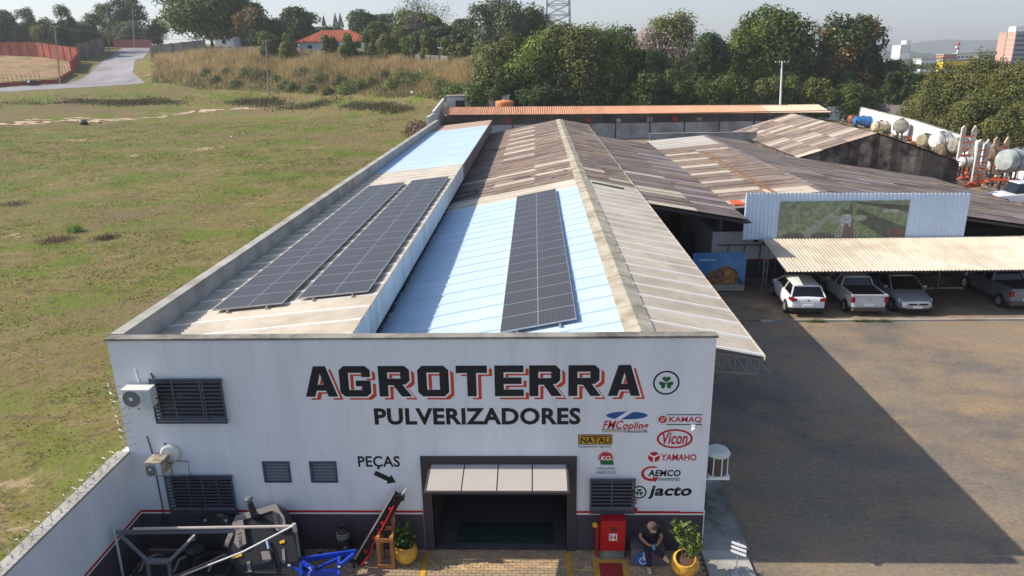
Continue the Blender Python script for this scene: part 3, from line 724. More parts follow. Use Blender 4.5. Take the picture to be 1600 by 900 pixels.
tag(MB().tube([(1.15,-.03,2.70),(1.5,-.035,2.68),(1.52,-.12,2.5),(1.62,-.14,1.9),(1.72,-.13,1.25)], .008, 5).build('loose_cable', BLACKPL), 'loose cable hanging in front of the lower barred window', 'cable')
tag(MB().tube([(13.9,-.03,1.26),(14.52,-.03,1.26)], .016, 6).tube([(14.5,-.04,1.27),(14.5,-.04,.08)], .012, 6).build('wall_conduit', WHITEP), 'thin pale conduit at the wall corner behind the sparse shrub', 'conduit')
# evaporative cooler on the right wall
e = empty('evaporative_cooler', (14.9, .5, 1.9), 'round topped white evaporative cooler hung on the side wall', 'air cooler')
MB().box(14.62,15.15,.22,.78,2.0,2.08).bar((14.5,.28,2.0),(15.1,.28,2.0),.04).bar((14.5,.72,2.0),(15.1,.72,2.0),.04).build('bracket', WHITEP, e)
b = MB()
for k in range(8):
    t = 2*math.pi*k/8+.2; b.bar((14.88+.27*math.cos(t),.5+.27*math.sin(t),2.08),(14.88+.26*math.cos(t),.5+.26*math.sin(t),2.60),.026)
b.build('posts', WHITEP, e)
MB().lathe([(.262,2.09),(.262,2.59)], (14.88,.5,0), 18).build('cooling_pad', mat('brown_cooling_pad', lin((96,84,76)), .95, var=.2, scale=20), e)
MB().lathe([(.30,2.60),(.31,2.64),(.24,2.73),(.05,2.76)], (14.88,.5,0), 22).build('cap', ACW, e, smooth=True)
# wall camera
tag(MB().box(14.02,14.10,-.20,-.005,3.68,3.76).lathe([(.05,0),(.06,-.12)], (14.06,-.16,3.66), 10, 'y').build('security_camera', WHITEP), 'small white security camera on the logo wall', 'camera')

# ================================================================== things at the entrance
h = empty('hose_cabinet', (12.2,-.2,0), 'red fire hose cabinet on a grey plinth against the wall', 'hose cabinet')
CABR = mat('red_cabinet', lin((186,26,28)), .4, var=.06)
MB().box(11.90,12.48,-.34,-.02,.06,.30).build('plinth', CONC_D, h)
MB().box(11.88,12.50,-.35,-.02,.30,1.18).build('cabinet_body', CABR, h, bevel=.01)
MB().box(11.93,12.45,-.362,-.352,.36,1.13).build('door', CABR, h)
MB().lathe([(.075,0),(.075,.006)], (12.19,-.370,.95), 16, 'y').build('round_label', mat('dark_label', lin((92,44,24)), .5), h)
MB().box(12.09,12.29,-.369,-.363,.62,.82).build('white_label', WHITEP, h)
text('label_letter', 'H', 12.12, 12.26, .65, .79, SIGNRED, -.3705, h, bold=.02).matrix_parent_inverse = Matrix.Translation(-Vector(h.location))
MB().tube([(11.80,-.25,.07),(11.80,-.25,.98),(11.72,-.25,1.02)], .035, 8).tube([(11.80,-.25,.95),(11.88,-.25,.95)], .03, 8).build('riser_pipe', CABR, h)
MB().lathe([(.05,0),(.07,.04),(.07,.09),(.03,.12)], (11.68,-.25,1.0), 10, 'x').build('valve', YELLOWP, h)
# concrete seat block with wheelchair sign
s = empty('concrete_block_seat', (13.05,-.3,0), 'grey concrete block seat bearing a blue wheelchair sign', 'seat')
MB().hexa([(12.62,-.62,.06),(13.50,-.62,.06),(13.50,-.03,.06),(12.62,-.03,.06),(12.65,-.56,.50),(13.47,-.56,.50),(13.47,-.03,.50),(12.65,-.03,.50)]).build('block', mat('dark_painted_block', lin((98,90,94)), .8, var=.1), s, bevel=.015)
PL = Matrix.Translation((12.93,-.615,.27)) @ Matrix.Rotation(R(-8),4,'X')
def on_block(o): o.matrix_parent_inverse = Matrix.Translation(-Vector(s.location)); return o
o = shape('sign_disc', [circ(0,0,.19,n=28)], mat('sign_blue', lin((24,98,176)), .5), 0, s); on_block(o); o.matrix_basis = PL
ic = [[(-.01,.13),(.03,.13),(.03,.0),(.10,.0),(.14,-.10),(.10,-.115),(.07,-.04),(-.01,-.04)]]
for nm, lps in (('sign_wheel', [circ(-.01,-.05,.095,n=24), circ(-.01,-.05,.07,n=24)]), ('sign_figure', ic), ('sign_head', [circ(.005,.155,.022,n=12)])):
    o = shape(nm, lps, WHITEP, 0, s); on_block(o); o.matrix_basis = PL @ Matrix.Translation((0,-.003 if nm == 'sign_wheel' else -.005,0))

# leaves and plants
def leaf_cloud(name, cen, nor, size, cols, parent=None, aspect=1.0, local=False, bend=0):
    """one mesh of leaf-sized quads"""
    n = len(cen); g = np.random.default_rng(len(cen)+int(abs(cen[0][0]*100)))
    nor = nor/np.maximum(np.linalg.norm(nor, axis=1, keepdims=True), 1e-6)
    t = g.normal(size=(n,3)); u = np.cross(nor, t); u /= np.maximum(np.linalg.norm(u, axis=1, keepdims=True), 1e-6); v = np.cross(nor, u)
    su = (size*.5)[:,None]*u; sv = (size*.5*aspect)[:,None]*v
    P = np.stack([cen-su*.55-sv, cen+su*.55-sv*.6, cen+su*.6+sv, cen-su*.5+sv*.7], 1).reshape(-1,3)
    me = bpy.data.meshes.new(name); me.vertices.add(4*n); me.vertices.foreach_set('co', P.ravel())
    me.loops.add(4*n); me.loops.foreach_set('vertex_index', np.arange(4*n)); me.polygons.add(n); me.polygons.foreach_set('loop_start', np.arange(n)*4)
    try: me.polygons.foreach_set('loop_total', np.full(n,4))
    except Exception: pass
    me.update(calc_edges=True)
    at = me.attributes.new('Col', 'FLOAT_COLOR', 'POINT'); c4 = np.ones((4*n,4)); c4[:,:3] = np.repeat(cols, 4, 0); at.data.foreach_set('color', c4.ravel())
    me.materials.append(leafmat('leaf_surface')); return link(name, me, parent, local)
def jitter_cols(base, n, g, amt=.3):
    b = np.array(base); k = 1+g.normal(0, amt, (n,1)); return np.clip(b*k*(1+g.normal(0,.08,(n,3))), .004, 1)
POTY = mat('yellow_glazed_pot', lin((222,176,72)), .4, var=.12, second=lin((180,120,40)), sscale=6, samt=.45)
SOIL = mat('pot_soil', lin((88,64,48)), .95, var=.3, scale=20)
def pot(x, y, r, h, lx, ly, label, plant):
    e = empty('plant_pot', (x,y,.06), label, 'plant pot')
    tilt = Matrix.Rotation(lx,3,'X') @ Matrix.Rotation(ly,3,'Y')
    prof = [(r*.45,0),(r*.8,h*.18),(r,h*.5),(r*.93,h*.78),(r*.74,h),(r*.66,h),(r*.80,h*.8),(r*.5,h*.78)]
    base = Vector((x,y,.062+abs(math.sin(lx))*r*.42))
    MB().lathe(prof, base, 24, mat=tilt).build('pot_body', POTY, e, smooth=True)
    top = base + tilt @ Vector((0,0,h*.82))
    MB().lathe([(r*.78,0),(r*.4,.02)], top, 16, mat=tilt).build('soil', SOIL, e)
    g = np.random.default_rng(int(x*10)); st = MB(); C_=[]; N_=[]; S_=[]
    for a_ in plant['stems']:
        tip = top+Vector(a_); mid = top+Vector(a_)*.5+Vector((rnd.uniform(-.04,.04),rnd.uniform(-.04,.04),.03))
        st.tube([top+Vector((a_[0]*.15,a_[1]*.15,-.02)), mid, tip], [.014,.011,.005], 5)
        for k in range(plant['n']):
            f_ = g.uniform(plant.get('lo',.35),1.05); p = (top*(1-f_)+tip*f_) if f_ > .5 else top+(mid-top)*f_*2
            q = np.array(p)+g.normal(0,plant['spread'],3); C_.append(q); N_.append(g.normal(size=3)+np.array([0,-.4,1.0])); S_.append(g.uniform(*plant['size']))
    st.build('stems', mat('plant_stem', lin((96,86,50)), .8), e)
    C_=np.array(C_); leaf_cloud('leaves', C_, np.array(N_), np.array(S_), jitter_cols(plant['col'], len(C_), g, .3), e, aspect=1.5)
pot(6.95,-.48,.30,.50,0,0,'round yellow pot with dense dark green plant beside the door', dict(stems=[(-.22,.05,.62),(-.10,.02,.52),(.05,.05,.58),(.16,0,.45),(.2,.1,.35),(-.15,-.1,.35),(.05,-.12,.30),(.0,.1,.4)], n=42, spread=.05, size=(.07,.13), col=(.05,.10,.022), lo=.1))
pot(13.93,-.82,.34,.56,.38,-.12,'tilted yellow pot with sparse light green shrub near the corner', dict(stems=[(-.30,.30,.95),(-.12,.30,.78),(.05,.25,.80),(.22,.25,.72),(.36,.22,.58),(.30,.10,.36),(.42,.30,.30)], n=34, spread=.055, size=(.06,.11), col=(.17,.24,.045), lo=.3))
# wooden stand
c = empty('wooden_stand', (6.5,-.5,.06), 'raw timber stand beside the yellow pot', 'stand')
for (x, yy, z1) in ((6.32,-.72,.98),(6.66,-.72,.98),(6.32,-.36,1.02),(6.66,-.36,1.45)):
    MB().box(x-.045,x+.045,yy-.04,yy+.04,.062,z1).build('post', WOOD, c)
for (x0,x1,yy,z) in ((6.27,6.71,-.762,.90),(6.27,6.71,-.762,.13),(6.27,6.71,-.318,.93)):
    MB().box(x0,x1,yy-.02,yy,z-.05,z+.05).build('rail', WOOD, c)
for x in (6.32,6.66): MB().box(x-.03,x+.03,-.68,-.40,.86,.94).build('cross_rail', WOOD, c)
# direction sign
d_ = empty('direction_sign', (15.14,-.95,.075), 'white three-board arrow sign on a thin post at the corner', 'sign')
MB().tube([(15.14,-.95,.076),(15.14,-.95,1.05)], .014, 6).build('post', STEEL, d_)
MB().lathe([(.12,.076),(.11,.10)], (15.14,-.95,0), 12).build('foot', STEEL, d_)
for k, z in enumerate((.98,.86,.74)):
    an = R(-22); cu, su = math.cos(an), math.sin(an)
    prof = [(-.17,-.035),(.14,-.035),(.19,0),(.14,.035),(-.17,.035)] if k == 0 else [(-.14,-.035),(.18,-.035),(.18,.035),(-.14,.035),(-.19,0)]
    pts = [(15.14+u*math.cos(R(25)), -.975-u*math.sin(R(25)), z+v-u*.10) for u, v in prof]
    MB().prism(pts, (0,-.012,0)).build('arrow_board', WHITEP, d_)
# ================================================================== machines in the front yard
BLK = mat('black_sprayer_plastic', (.009,.009,.010), .4, var=.2, scale=4)
GRYPL = mat('grey_moulded_plastic', lin((128,120,114)), .6, var=.1)
m = empty('orchard_sprayer', (3.4,-.8,.06), 'black orchard sprayer with grey side strips parked below the barred window', 'sprayer')
pp0 = V(3.4,-.45,1.55); nn = V(-.05,-.74,.68).normalized()
def mp(x, y, d=0): return onplane(x, y, pp0, nn) + nn*d
out = [(353,853),(371,808),(432,789),(456,815),(469,878),(470,905),(360,915)]
MB().prism([mp(*q) for q in out], -nn*.55).build('shroud', BLK, m, bevel=.03)
rim = [(350,853),(369,806),(432,787),(437,795),(375,815),(356,856)]
MB().prism([mp(*q,.04) for q in rim], -nn*.30).build('shroud_rim', GRYPL, m, bevel=.01)
MB().prism([mp(*q,.10) for q in [(374,814),(382,813),(387,850),(375,857),(368,849)]], -nn*.09).build('side_strip', GRYPL, m)
MB().prism([mp(*q,.10) for q in [(428,798),(437,795),(446,808),(450,830),(434,830)]], -nn*.09).build('side_strip', GRYPL, m)
MB().prism([mp(*q,.03) for q in [(386,878),(391,876),(395,897),(389,900)]], -nn*.02).build('mark_strip', GRYPL, m)
MB().prism([mp(*q,.03) for q in [(441,858),(445,857),(447,880),(442,881)]], -nn*.02).build('mark_strip', GRYPL, m)
MB().prism([mp(*q,.03) for q in [(362,869),(378,864),(379,869),(363,874)]], -nn*.02).build('warning_label', YELLOWP, m)
MB().prism([mp(*q,.03) for q in [(437,846),(445,843),(446,848),(438,850)]], -nn*.02).build('warning_label', YELLOWP, m)
def lab(s_, x, y, hgt, wid, up_px):
    o_ = mp(x, y, .107); ux = (mp(x+up_px[0], y+up_px[1], .107)-o_).normalized(); uy = nn.cross(ux)
    M_ = Matrix(((ux.x,nn.x*-1,uy.x,o_.x),(ux.y,-nn.y,uy.y,o_.y),(ux.z,-nn.z,uy.z,o_.z),(0,0,0,1)))
    t = text('strip_lettering', s_, 0, wid, -hgt/2, hgt/2, SIGNBLK, 0, m, bold=.01, place=M_); t.matrix_parent_inverse = Matrix.Translation(-Vector(m.location))
lab('R 1700', 375.5, 822, .085, .52, (1.2,10)); lab('GO470', 436.5, 803, .085, .40, (1.6,10))
MB().tube([mp(402,808,.02), mp(404,806,.28), mp(402,790,.45)], [.10,.09,.07], 10).build('filler_neck', BLACKPL, m)
MB().lathe([(.09,0),(.10,.06),(.06,.10)], mp(400,786,.42), 12).build('filler_cap', GREYP, m)
MB().prism([mp(*q,.06) for q in [(409,862),(424,861),(426,874),(420,879),(412,877)]], -nn*.08).build('tank_cap_plate', GRYPL, m, bevel=.01)
MB().tube([mp(419,846,.06), mp(424,862,.09), mp(434,895,.05)], .022, 8).build('hose', BLACKPL, m)
MB().tube([mp(418.5,845,.06), mp(422.5,858,.1)], .03, 8).build('hose_collar', mat('pale_blue_plastic', lin((150,180,214)), .5), m)
b = MB()
for s_ in (2.7,4.05): b.lathe([(.05,-.13),(.30,-.13),(.34,-.06),(.34,.06),(.30,.13),(.05,.13)], (s_,-.35,.40), 20, 'x')
b.build('wheels', RUBBER, m); MB().box(2.6,4.2,-1.5,-.15,.40,.5).bar((3.4,-1.2,.42),(3.4,-2.4,.30),.1).bar((3.4,-2.38,.06),(3.4,-2.38,.3),.08).build('chassis', DSTEEL, m)
# black fan ring beside it
m2 = empty('sprayer_fan_ring', (2.3,-.45,.06), 'large black round fan housing against the dark dado', 'fan housing')
Mx = Matrix.Rotation(R(-25),3,'X')
MB().lathe([(.56,-.16),(.62,-.10),(.62,.10),(.56,.16),(.48,.13),(.46,.0),(.48,-.13)], (2.15,-.45,.72), 28, 'y', mat=Mx).build('ring', BLK, m2, smooth=True)
MB().lathe([(.46,-.02),(.45,.02)], (2.15,-.43,.72), 24, 'y', mat=Mx).build('back_disc', BLACKPL, m2)
for k in range(6):
    t = 2*math.pi*k/6; MB().lathe([(.035,-.03),(.03,.0)], Vector((2.15,-.45,.72)) + Mx @ Vector((.54*math.cos(t),-.17,.54*math.sin(t))), 8, 'y', mat=Mx).build('nozzle', STEEL, m2)
MB().bar((1.75,-.4,.06),(1.85,-.42,.35),.06).bar((2.55,-.4,.06),(2.45,-.42,.35),.06).build('feet', DSTEEL, m2)
# galvanised boom frame
bf_ = empty('spray_boom_frame', (1.0,-1.4,.06), 'grey galvanised boom frame with long tubes in front of the black sprayer', 'boom frame')
z_ = 1.6
A_, B_ = onz(180,829,z_), onz(461,825,z_)
MB().tube([A_+V(.45,0,.05), B_+V(0,0,.05)], .036, 8).build('top_tube', mat('pale_galvanised_tube', lin((190,178,170)), .45, var=.1), bf_)
MB().bar(A_+V(0,0,-.05), A_+(B_-A_)*.66+V(0,0,-.05), .08, .08).build('beam', GREYP, bf_)
MB().tube([A_+V(0,-.02,.12), V(A_.x-.02,A_.y-.05,.062)], .028, 8).build('upright', mat('bright_tube', lin((206,204,204)), .4, var=.08), bf_)
q1, q2, q3, q4 = onz(188,836,1.52), onz(231,877,1.15), onz(264,877,1.15), onz(305,836,1.52)
MB().bar(q1,q2,.07,.05).build('brace', GREYP, bf_); MB().bar(q3,q4,.07,.05).build('brace', GREYP, bf_)
MB().bar(q2,q3,.16,.05).build('cross_plate', GREYP, bf_)
for q in (q2, q3): MB().bar(q+V(0,-.02,-.02), V(q.x,q.y-.10,.062), .06).build('leg', GREYP, bf_)
MB().bar(B_+V(-.02,0,.12), V(B_.x,B_.y,1.5), .09, .06).build('end_bracket', mat('cream_bracket', lin((190,176,160)), .5), bf_)
MB().tube([onz(459,821,1.72), onz(380,862,1.25), onz(290,897,.85), onz(235,925,.55)], .022, 8).build('long_tube', mat('bright_tube', lin((206,204,204)), .4), bf_)
MB().tube([onz(335,874,.95), onz(262,905,.7)], .018, 6).build('short_tube', mat('copper_tube', lin((150,112,98)), .4), bf_)
MB().bar(B_+V(0,.03,.0), V(B_.x+.02,B_.y+.05,.062), .05).build('leg', GREYP, bf_)
# added dark chassis, darkening the shadowed corner between frame and wall
ch = empty('added_dark_chassis', (1.6,-1.3,.06), 'added dark low chassis with hoses under the boom frame', 'chassis')
MB().box(.55,2.9,-1.75,-.95,.25,.62).build('chassis_box', BLK, ch, bevel=.04)
MB().bar((.5,-1.85,.55),(3.0,-1.85,.55),.09).bar((.5,-.9,.6),(2.9,-.9,.6),.09).build('side_rail', DSTEEL, ch)
for xx in (.8,2.5): MB().lathe([(.05,-.09),(.24,-.09),(.27,-.04),(.27,.04),(.24,.09),(.05,.09)], (xx,-1.92,.34), 18, 'y').build('tyre', RUBBER, ch)
for k in range(5): MB().tube([(.7+k*.42,-1.6,.62),(.8+k*.42,-1.45,.85+.05*(k%2)),(.95+k*.42,-1.2,.80),(1.0+k*.42,-1.0,.62)], .03, 7).build('hose', BLACKPL if k % 2 else mat('grey_hose', lin((120,116,110)), .6), ch)
MB().lathe([(.20,.62),(.22,.66),(.22,.92),(.12,1.0)], (1.9,-1.15,0), 14).build('filter_can', BLACKPL, ch)
# bucket
u = empty('grey_bucket', (3.0,-1.7,.06), 'pale bucket on the ground in front of the black sprayer', 'bucket')
p_ = onz(346,900,.1)
MB().lathe([(.12,.06),(.15,.36),(.14,.36),(.11,.10)], (p_.x,p_.y,0), 16).build('bucket_body', GRYPL, u, smooth=True); MB().lathe([(.10,.30),(.02,.32)], (p_.x,p_.y,0), 12).build('bucket_content', DSTEEL, u)
# blue implement
bl = empty('blue_implement_frame', (5.0,-1.2,.06), 'bright blue steel implement frame on the pavers', 'implement frame')
def blb(a_, b_, za, zb, w_=.07, h_=.10): return MB().bar(onz(*a_,za), onz(*b_,zb), w_, h_).build('blue_beam', BLUEP, bl)
blb((448,878),(556,862),.62,.62,.06,.13); blb((449,882),(474,896),.60,.5); blb((553,866),(526,888),.60,.5); blb((472,878),(490,890),.72,.62); blb((490,890),(480,905),.62,.45); blb((471,878),(470,905),.72,.35); blb((475,897),(530,893),.42,.42,.08,.16); blb((530,870),(529,903),.6,.4); blb((492,890),(530,872),.5,.56,.05,.07)
b = MB()
for q in ((452,890),(552,872),(500,898),(530,898)):
    p_ = onz(*q,.35); b.bar((p_.x,p_.y,.062),(p_.x,p_.y,.56),.05)
b.build('stands', DSTEEL, bl)
for q in ((461,874),(501,866),(540,862)): MB().box(-.035,.035,-.06,.06,-.12,.12).build('clamp', BLACKPL, bl, local=True).matrix_local = Matrix.Translation(onz(*q,.60)-Vector(bl.location))
for q in ((452,883),(485,887),(530,885)): 
    p_ = onz(*q,.66); MB().box(p_.x-.03,p_.x+.03,p_.y-.03,p_.y+.0,p_.z-.02,p_.z+.02).build('white_label', WHITEP, bl)
# black pump
pu = empty('black_pump', (5.35,-.35,.06), 'small black pump unit with coiled hose by the wall', 'pump')
MB().hexa([(5.12,-.55,.062),(5.58,-.55,.062),(5.58,-.12,.062),(5.12,-.12,.062),(5.22,-.45,.62),(5.48,-.45,.62),(5.48,-.2,.62),(5.22,-.2,.62)]).build('pump_body', BLK, pu, bevel=.03)
MB().lathe([(.13,.62),(.13,.86),(.08,.95),(.09,1.05)], (5.33,-.33,0), 14).build('pump_head', BLACKPL, pu)
for k in range(3): MB().lathe([(.145,.66+k*.06),(.16,.68+k*.06),(.145,.70+k*.06)], (5.33,-.33,0), 16).build('hose_turn', mat('grey_hose', lin((120,116,110)), .6), pu)
MB().tube([(5.47,-.3,.8),(5.58,-.3,.98),(5.6,-.32,.8),(5.72,-.35,.35),(5.75,-.35,.08)], .03, 8).build('outlet_hose', BLACKPL, pu)
# leaning conveyor-like boom with red hoses
lb = empty('leaning_boom', (5.8,-.6,.06), 'narrow black boom section with red hoses leaning towards the door', 'boom')
a_, c_ = V(5.74,-.62,.09), V(6.86,-.30,1.93)
MB().bar(a_,c_,.26,.05,up=(0,-1,.3)).build('boom_plate', BLK, lb)
dv = (c_-a_).normalized(); sd = dv.cross(V(0,-1,.3)).normalized()
MB().bar(a_-sd*.14+V(0,-.03,0),c_-sd*.14+V(0,-.03,0),.04,.09,up=(0,-1,.3)).build('edge_rail', mat('bare_metal_edge', lin((172,164,158)), .45, var=.1), lb)
for k in range(9):
    p_ = a_+(c_-a_)*(.1+.1*k)+V(0,-.05,0); MB().lathe([(.045,-.03),(.05,.0),(.03,.03)], p_, 8, 'y').build('nozzle', REDP if k % 2 else BLACKPL, lb)
MB().tube([a_+sd*.07+V(0,-.07,0), a_+(c_-a_)*.2+sd*.11+V(0,-.10,0), a_+(c_-a_)*.4+sd*.03+V(0,-.12,0), a_+(c_-a_)*.55+sd*.05+V(0,-.1,0), c_-dv*.3+sd*.02+V(0,-.08,0)], .018, 6).build('red_hose', REDP, lb)
MB().box(c_.x-.10,c_.x+.12,c_.y-.14,c_.y+.02,c_.z-.12,c_.z+.02).build('boom_head', BLK, lb)
MB().bar(c_+V(.06,-.08,.0),c_+V(.19,-.08,.20),.03).build('white_tip', WHITEP, lb)

# ================================================================== seated person
def skin(name, pts, edges, rad, m, parent, sub=2):
    me = bpy.data.meshes.new(name); me.from_pydata([tuple(p) for p in pts], edges, []); me.materials.append(m); o = link(name, me, parent)
    md = o.modifiers.new('skin', 'SKIN'); md.use_smooth_shade = True
    for sv, r_ in zip(me.skin_vertices[0].data, rad): sv.radius = (r_, r_) if not isinstance(r_, tuple) else r_
    me.skin_vertices[0].data[0].use_root = True
    s2 = o.modifiers.new('sub', 'SUBSURF'); s2.levels = sub; s2.render_levels = sub
    return o
pe = empty('person', (13.12,-.30,.5), 'person in dark shirt and jeans sitting on the block looking at a phone', 'person')
SKIN = mat('skin', lin((172,120,92)), .6, var=.05); SHIRT = mat('dark_shirt', (.022,.024,.03), .9, var=.15); JEANS = mat('dark_jeans', (.016,.02,.038), .9, var=.15); BOOT = mat('beige_boot', lin((196,170,140)), .8, var=.1); CAPM = mat('grey_cap', lin((92,72,64)), .85, var=.1); HAIR = mat('dark_hair', (.02,.014,.01), .8)
px0 = 13.12
B = [(px0,-.28,.60),(px0,-.28,.78),(px0,-.36,.98),(px0,-.46,1.06),(px0,-.54,1.11),(px0,-.61,1.18),   # pelvis..head
     (px0-.20,-.36,1.0),(px0-.27,-.42,.78),(px0-.10,-.62,.70),(px0-.02,-.70,.72),                      # left arm
     (px0+.20,-.36,1.0),(px0+.27,-.42,.78),(px0+.14,-.62,.70),(px0+.06,-.70,.72),
     (px0-.10,-.32,.58),(px0-.12,-.72,.58),(px0-.06,-.78,.14),(px0-.05,-.88,.10),
     (px0+.10,-.32,.58),(px0+.02,-.74,.66),(px0+.30,-.72,.42),(px0+.38,-.80,.34)]
skin('body', B, [(0,1),(1,2),(2,3),(3,4),(4,5),(2,6),(6,7),(7,8),(8,9),(2,10),(10,11),(11,12),(12,13),(0,14),(14,15),(15,16),(16,17),(0,18),(18,19),(19,20),(20,21)],
     [.13,.125,.12,.055,.085,.085,.06,.045,.032,.035,.06,.045,.032,.035,.085,.065,.045,.04,.085,.065,.045,.04], SKIN, pe)
skin('shirt', [B[0],B[1],B[2],B[3],B[6],tuple(Vector(B[6])*.35+Vector(B[7])*.65),B[10],tuple(Vector(B[10])*.35+Vector(B[11])*.65)], [(0,1),(1,2),(2,3),(2,4),(4,5),(2,6),(6,7)], [.155,.15,.145,.075,.085,.07,.085,.07], SHIRT, pe)
skin('jeans', [B[0],B[14],B[15],B[16],B[18],B[19],B[20]], [(0,1),(1,2),(2,3),(0,4),(4,5),(5,6)], [.16,.105,.085,.065,.105,.085,.065], JEANS, pe)
for f_, d2 in ((B[16],(0,-.17,-.045)),(B[20],(.12,-.13,-.07))):
    f0 = Vector(f_); skin('boot', [f0+V(0,.02,.05), f0+V(0,0,-.035), f0+Vector(d2)], [(0,1),(1,2)], [.07,.062,.05], BOOT, pe)
MB().lathe([(.118,0),(.12,.05),(.10,.10),(.05,.13)], (px0,-.575,1.17), 16).prism([(px0-.09,-.66,1.175),(px0+.09,-.66,1.175),(px0+.06,-.76,1.13),(px0-.06,-.76,1.13)],(0,0,.012)).build('cap', CAPM, pe, smooth=True)
MB().lathe([(.105,-.06),(.112,0)], (px0,-.555,1.165), 14).build('hair', HAIR, pe)
for sx in (-1, 1):
    h0 = Vector(B[9] if sx < 0 else B[13])
    hd = MB()
    for k in range(4): hd.tube([h0+V(sx*.02*-1,-.01,.01), h0+V(-sx*(.01+.012*k),-.05-.006*k,.015), h0+V(-sx*(.03+.004*k),-.075,.0)], [.010,.009,.007], 6)
    hd.tube([h0, h0+V(-sx*.03,-.02,.035)], [.011,.008], 6).build('fingers', SKIN, pe)
ph = MB().box(-.04,.04,-.075,.075,-.005,.005).build('phone', BLACKPL); ph.matrix_world = Matrix.Translation((px0+.02,-.775,.735)) @ Matrix.Rotation(R(28),4,'X')
tag(ph, 'dark phone held in the hands of the seated person', 'phone')
MB().quad((-.034,-.066,.0062),(.034,-.066,.0062),(.034,.066,.0062),(-.034,.066,.0062)).build('screen', mat('phone_screen', (.18,.26,.42), .2, var=0), ph, recalc=False)

# ================================================================== sheds to the right
def V2z(x): return 5.28 - .175*(x-15.76)          # roof between warehouse eave and valley
def R3L(x): return 4.40 + .08*(x-20.75)
def R3R(x): return 4.85 - .155*(x-26.3)
SH = empty('workshop_shed', (25,32,0), 'broad low workshop shed with patched brown corrugated roof', 'shed')
def r2m(r,i,n):
    if r == 0 and i in (0,3,4,9): return PALE
    if r == 1 and i in (2,4,6,9,12,14,16,18,20): return mat('lilac_grey_sheet', lin((150,136,134)), .9, var=.12, rand=.08)
    return FIBRE_G if (i+r) % 3 else FIBRE
lay(SH, 'roof_sheet', 15.78, 20.75, V2z, 19.3, 50.5, r2m, rows=2, pitch=1.07, jit=.02)
def r3l(r,i,n):
    if i > 22: return mat('bare_pale_cement_sheet', lin((186,178,168)), .9, var=.08, rand=.04)
    if r == 0 and i in (1,4,7,10,13,16,19): return PALE
    if (r,i) in ((1,3),(1,2),(1,20)): return PALE
    return FIBRE_R if (i+r) % 4 else FIBRE
lay(SH, 'roof_sheet', 20.78, 26.26, R3L, 22.0, 53.5, r3l, rows=2, pitch=1.07, jit=.02)
def r3r(r,i,n):
    if (r,i) in ((1,4),(1,8),(2,3),(2,10),(3,6),(4,3),(4,2),(5,5),(2,14),(0,9),(3,12)): return mat('lilac_grey_sheet', lin((150,136,134)), .9)
    return FIBRE_G if (i*3+r*2) % 5 else FIBRE_R
lay(SH, 'roof_sheet', 26.34, 42, R3R, 22.0, 43, r3r, rows=6, pitch=1.07, jit=.02)
lay(SH, 'roof_sheet', 26.34, 30, R3R, 43, 53.5, lambda r,i,n: FIBRE_G, rows=1, pitch=1.07, jit=.02)
y = 22
while y < 53:
    MB().hexa([(26.0,y,R3L(26)+.04),(26.3,y,4.91),(26.3,y+.95,4.9),(26.0,y+.95,R3L(26)+.03),(26.0,y,R3L(26)+.055),(26.3,y,4.93),(26.3,y+.95,4.92),(26.0,y+.95,R3L(26)+.045)]).hexa([(26.3,y,4.91),(26.6,y,R3R(26.6)+.04),(26.6,y+.95,R3R(26.6)+.03),(26.3,y+.95,4.9),(26.3,y,4.93),(26.6,y,R3R(26.6)+.055),(26.6,y+.95,R3R(26.6)+.045),(26.3,y+.95,4.92)]).build('ridge_cap', FIBRE_G, SH); y += .98
MB().box(20.60,20.90,19.4,53,4.22,4.30).build('valley_gutter', DSTEEL, SH)
# long plank lying along the roof joint, terracotta patch
MB().bar((23.7,23,R3L(23.7)+.10),(23.7,43,R3L(23.7)+.10),.09,.08).build('joint_beam', mat('old_brown_timber', lin((126,92,62)), .9, var=.3, scale=2), SH)
MB().box(20.9,21.5,22.6,23.8,R3L(21.2)+.05,R3L(21.2)+.09).build('terracotta_patch', mat('terracotta_patch', lin((206,92,48)), .7, var=.1), SH)
# walls and posts
MB().box(16,42,53.6,53.8,-.02,3.4).build('rear_wall', WALL_DIRTY, SH)  # unseen rear wall, added to keep the shed interior dark
MB().box(41.6,41.8,22.2,43,-.02,2.2).build('end_wall', WALL_DIRTY, SH)
for (x, yy, z) in ((15.95,19.6,5.1),(20.75,24.6,4.2),(20.75,30,4.2),(20.75,36,4.2),(20.75,44,4.2),(26.3,30,4.6),(33,30,3.6)):
    MB().box(x-.09,x+.09,yy-.09,yy+.09,0,z).build('post', GREYP, SH)
b = MB().bar((15.9,19.45,5.12),(20.7,19.45,4.26),.08,.14).bar((21,22.1,4.3),(26.2,22.1,4.7),.08,.14).bar((26.4,22.1,4.7),(42,22.1,2.3),.08,.14)
b.build('front_beam', DSTEEL, SH)
WR = mat('white_plaster_room', (.74,.75,.76), .8, var=.05)
MB().box(20.2,24.4,24.0,24.15,0,2.7).box(20.2,20.35,24.15,30,0,2.7).build('inner_room_wall', WR, SH)
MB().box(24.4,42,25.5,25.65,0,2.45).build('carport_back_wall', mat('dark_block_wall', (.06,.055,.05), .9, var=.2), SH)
MB().box(20.36,24.39,23.985,23.999,0,1.05).build('dado', DADO, SH); MB().box(20.36,24.39,23.984,23.998,1.05,1.12).build('red_stripe', REDP, SH)
a = Vector((23.15,2.52)); c = Vector((22.45,2.12)); d = (c-a).normalized(); n_ = Vector((-d.y,d.x)); s_ = c-d*.28
shape('arrow_mark', [[tuple(q) for q in (a+n_*.07, s_+n_*.07, s_+n_*.19, c, s_-n_*.19, s_-n_*.07, a-n_*.07)]], SIGNBLK, 23.99, SH)
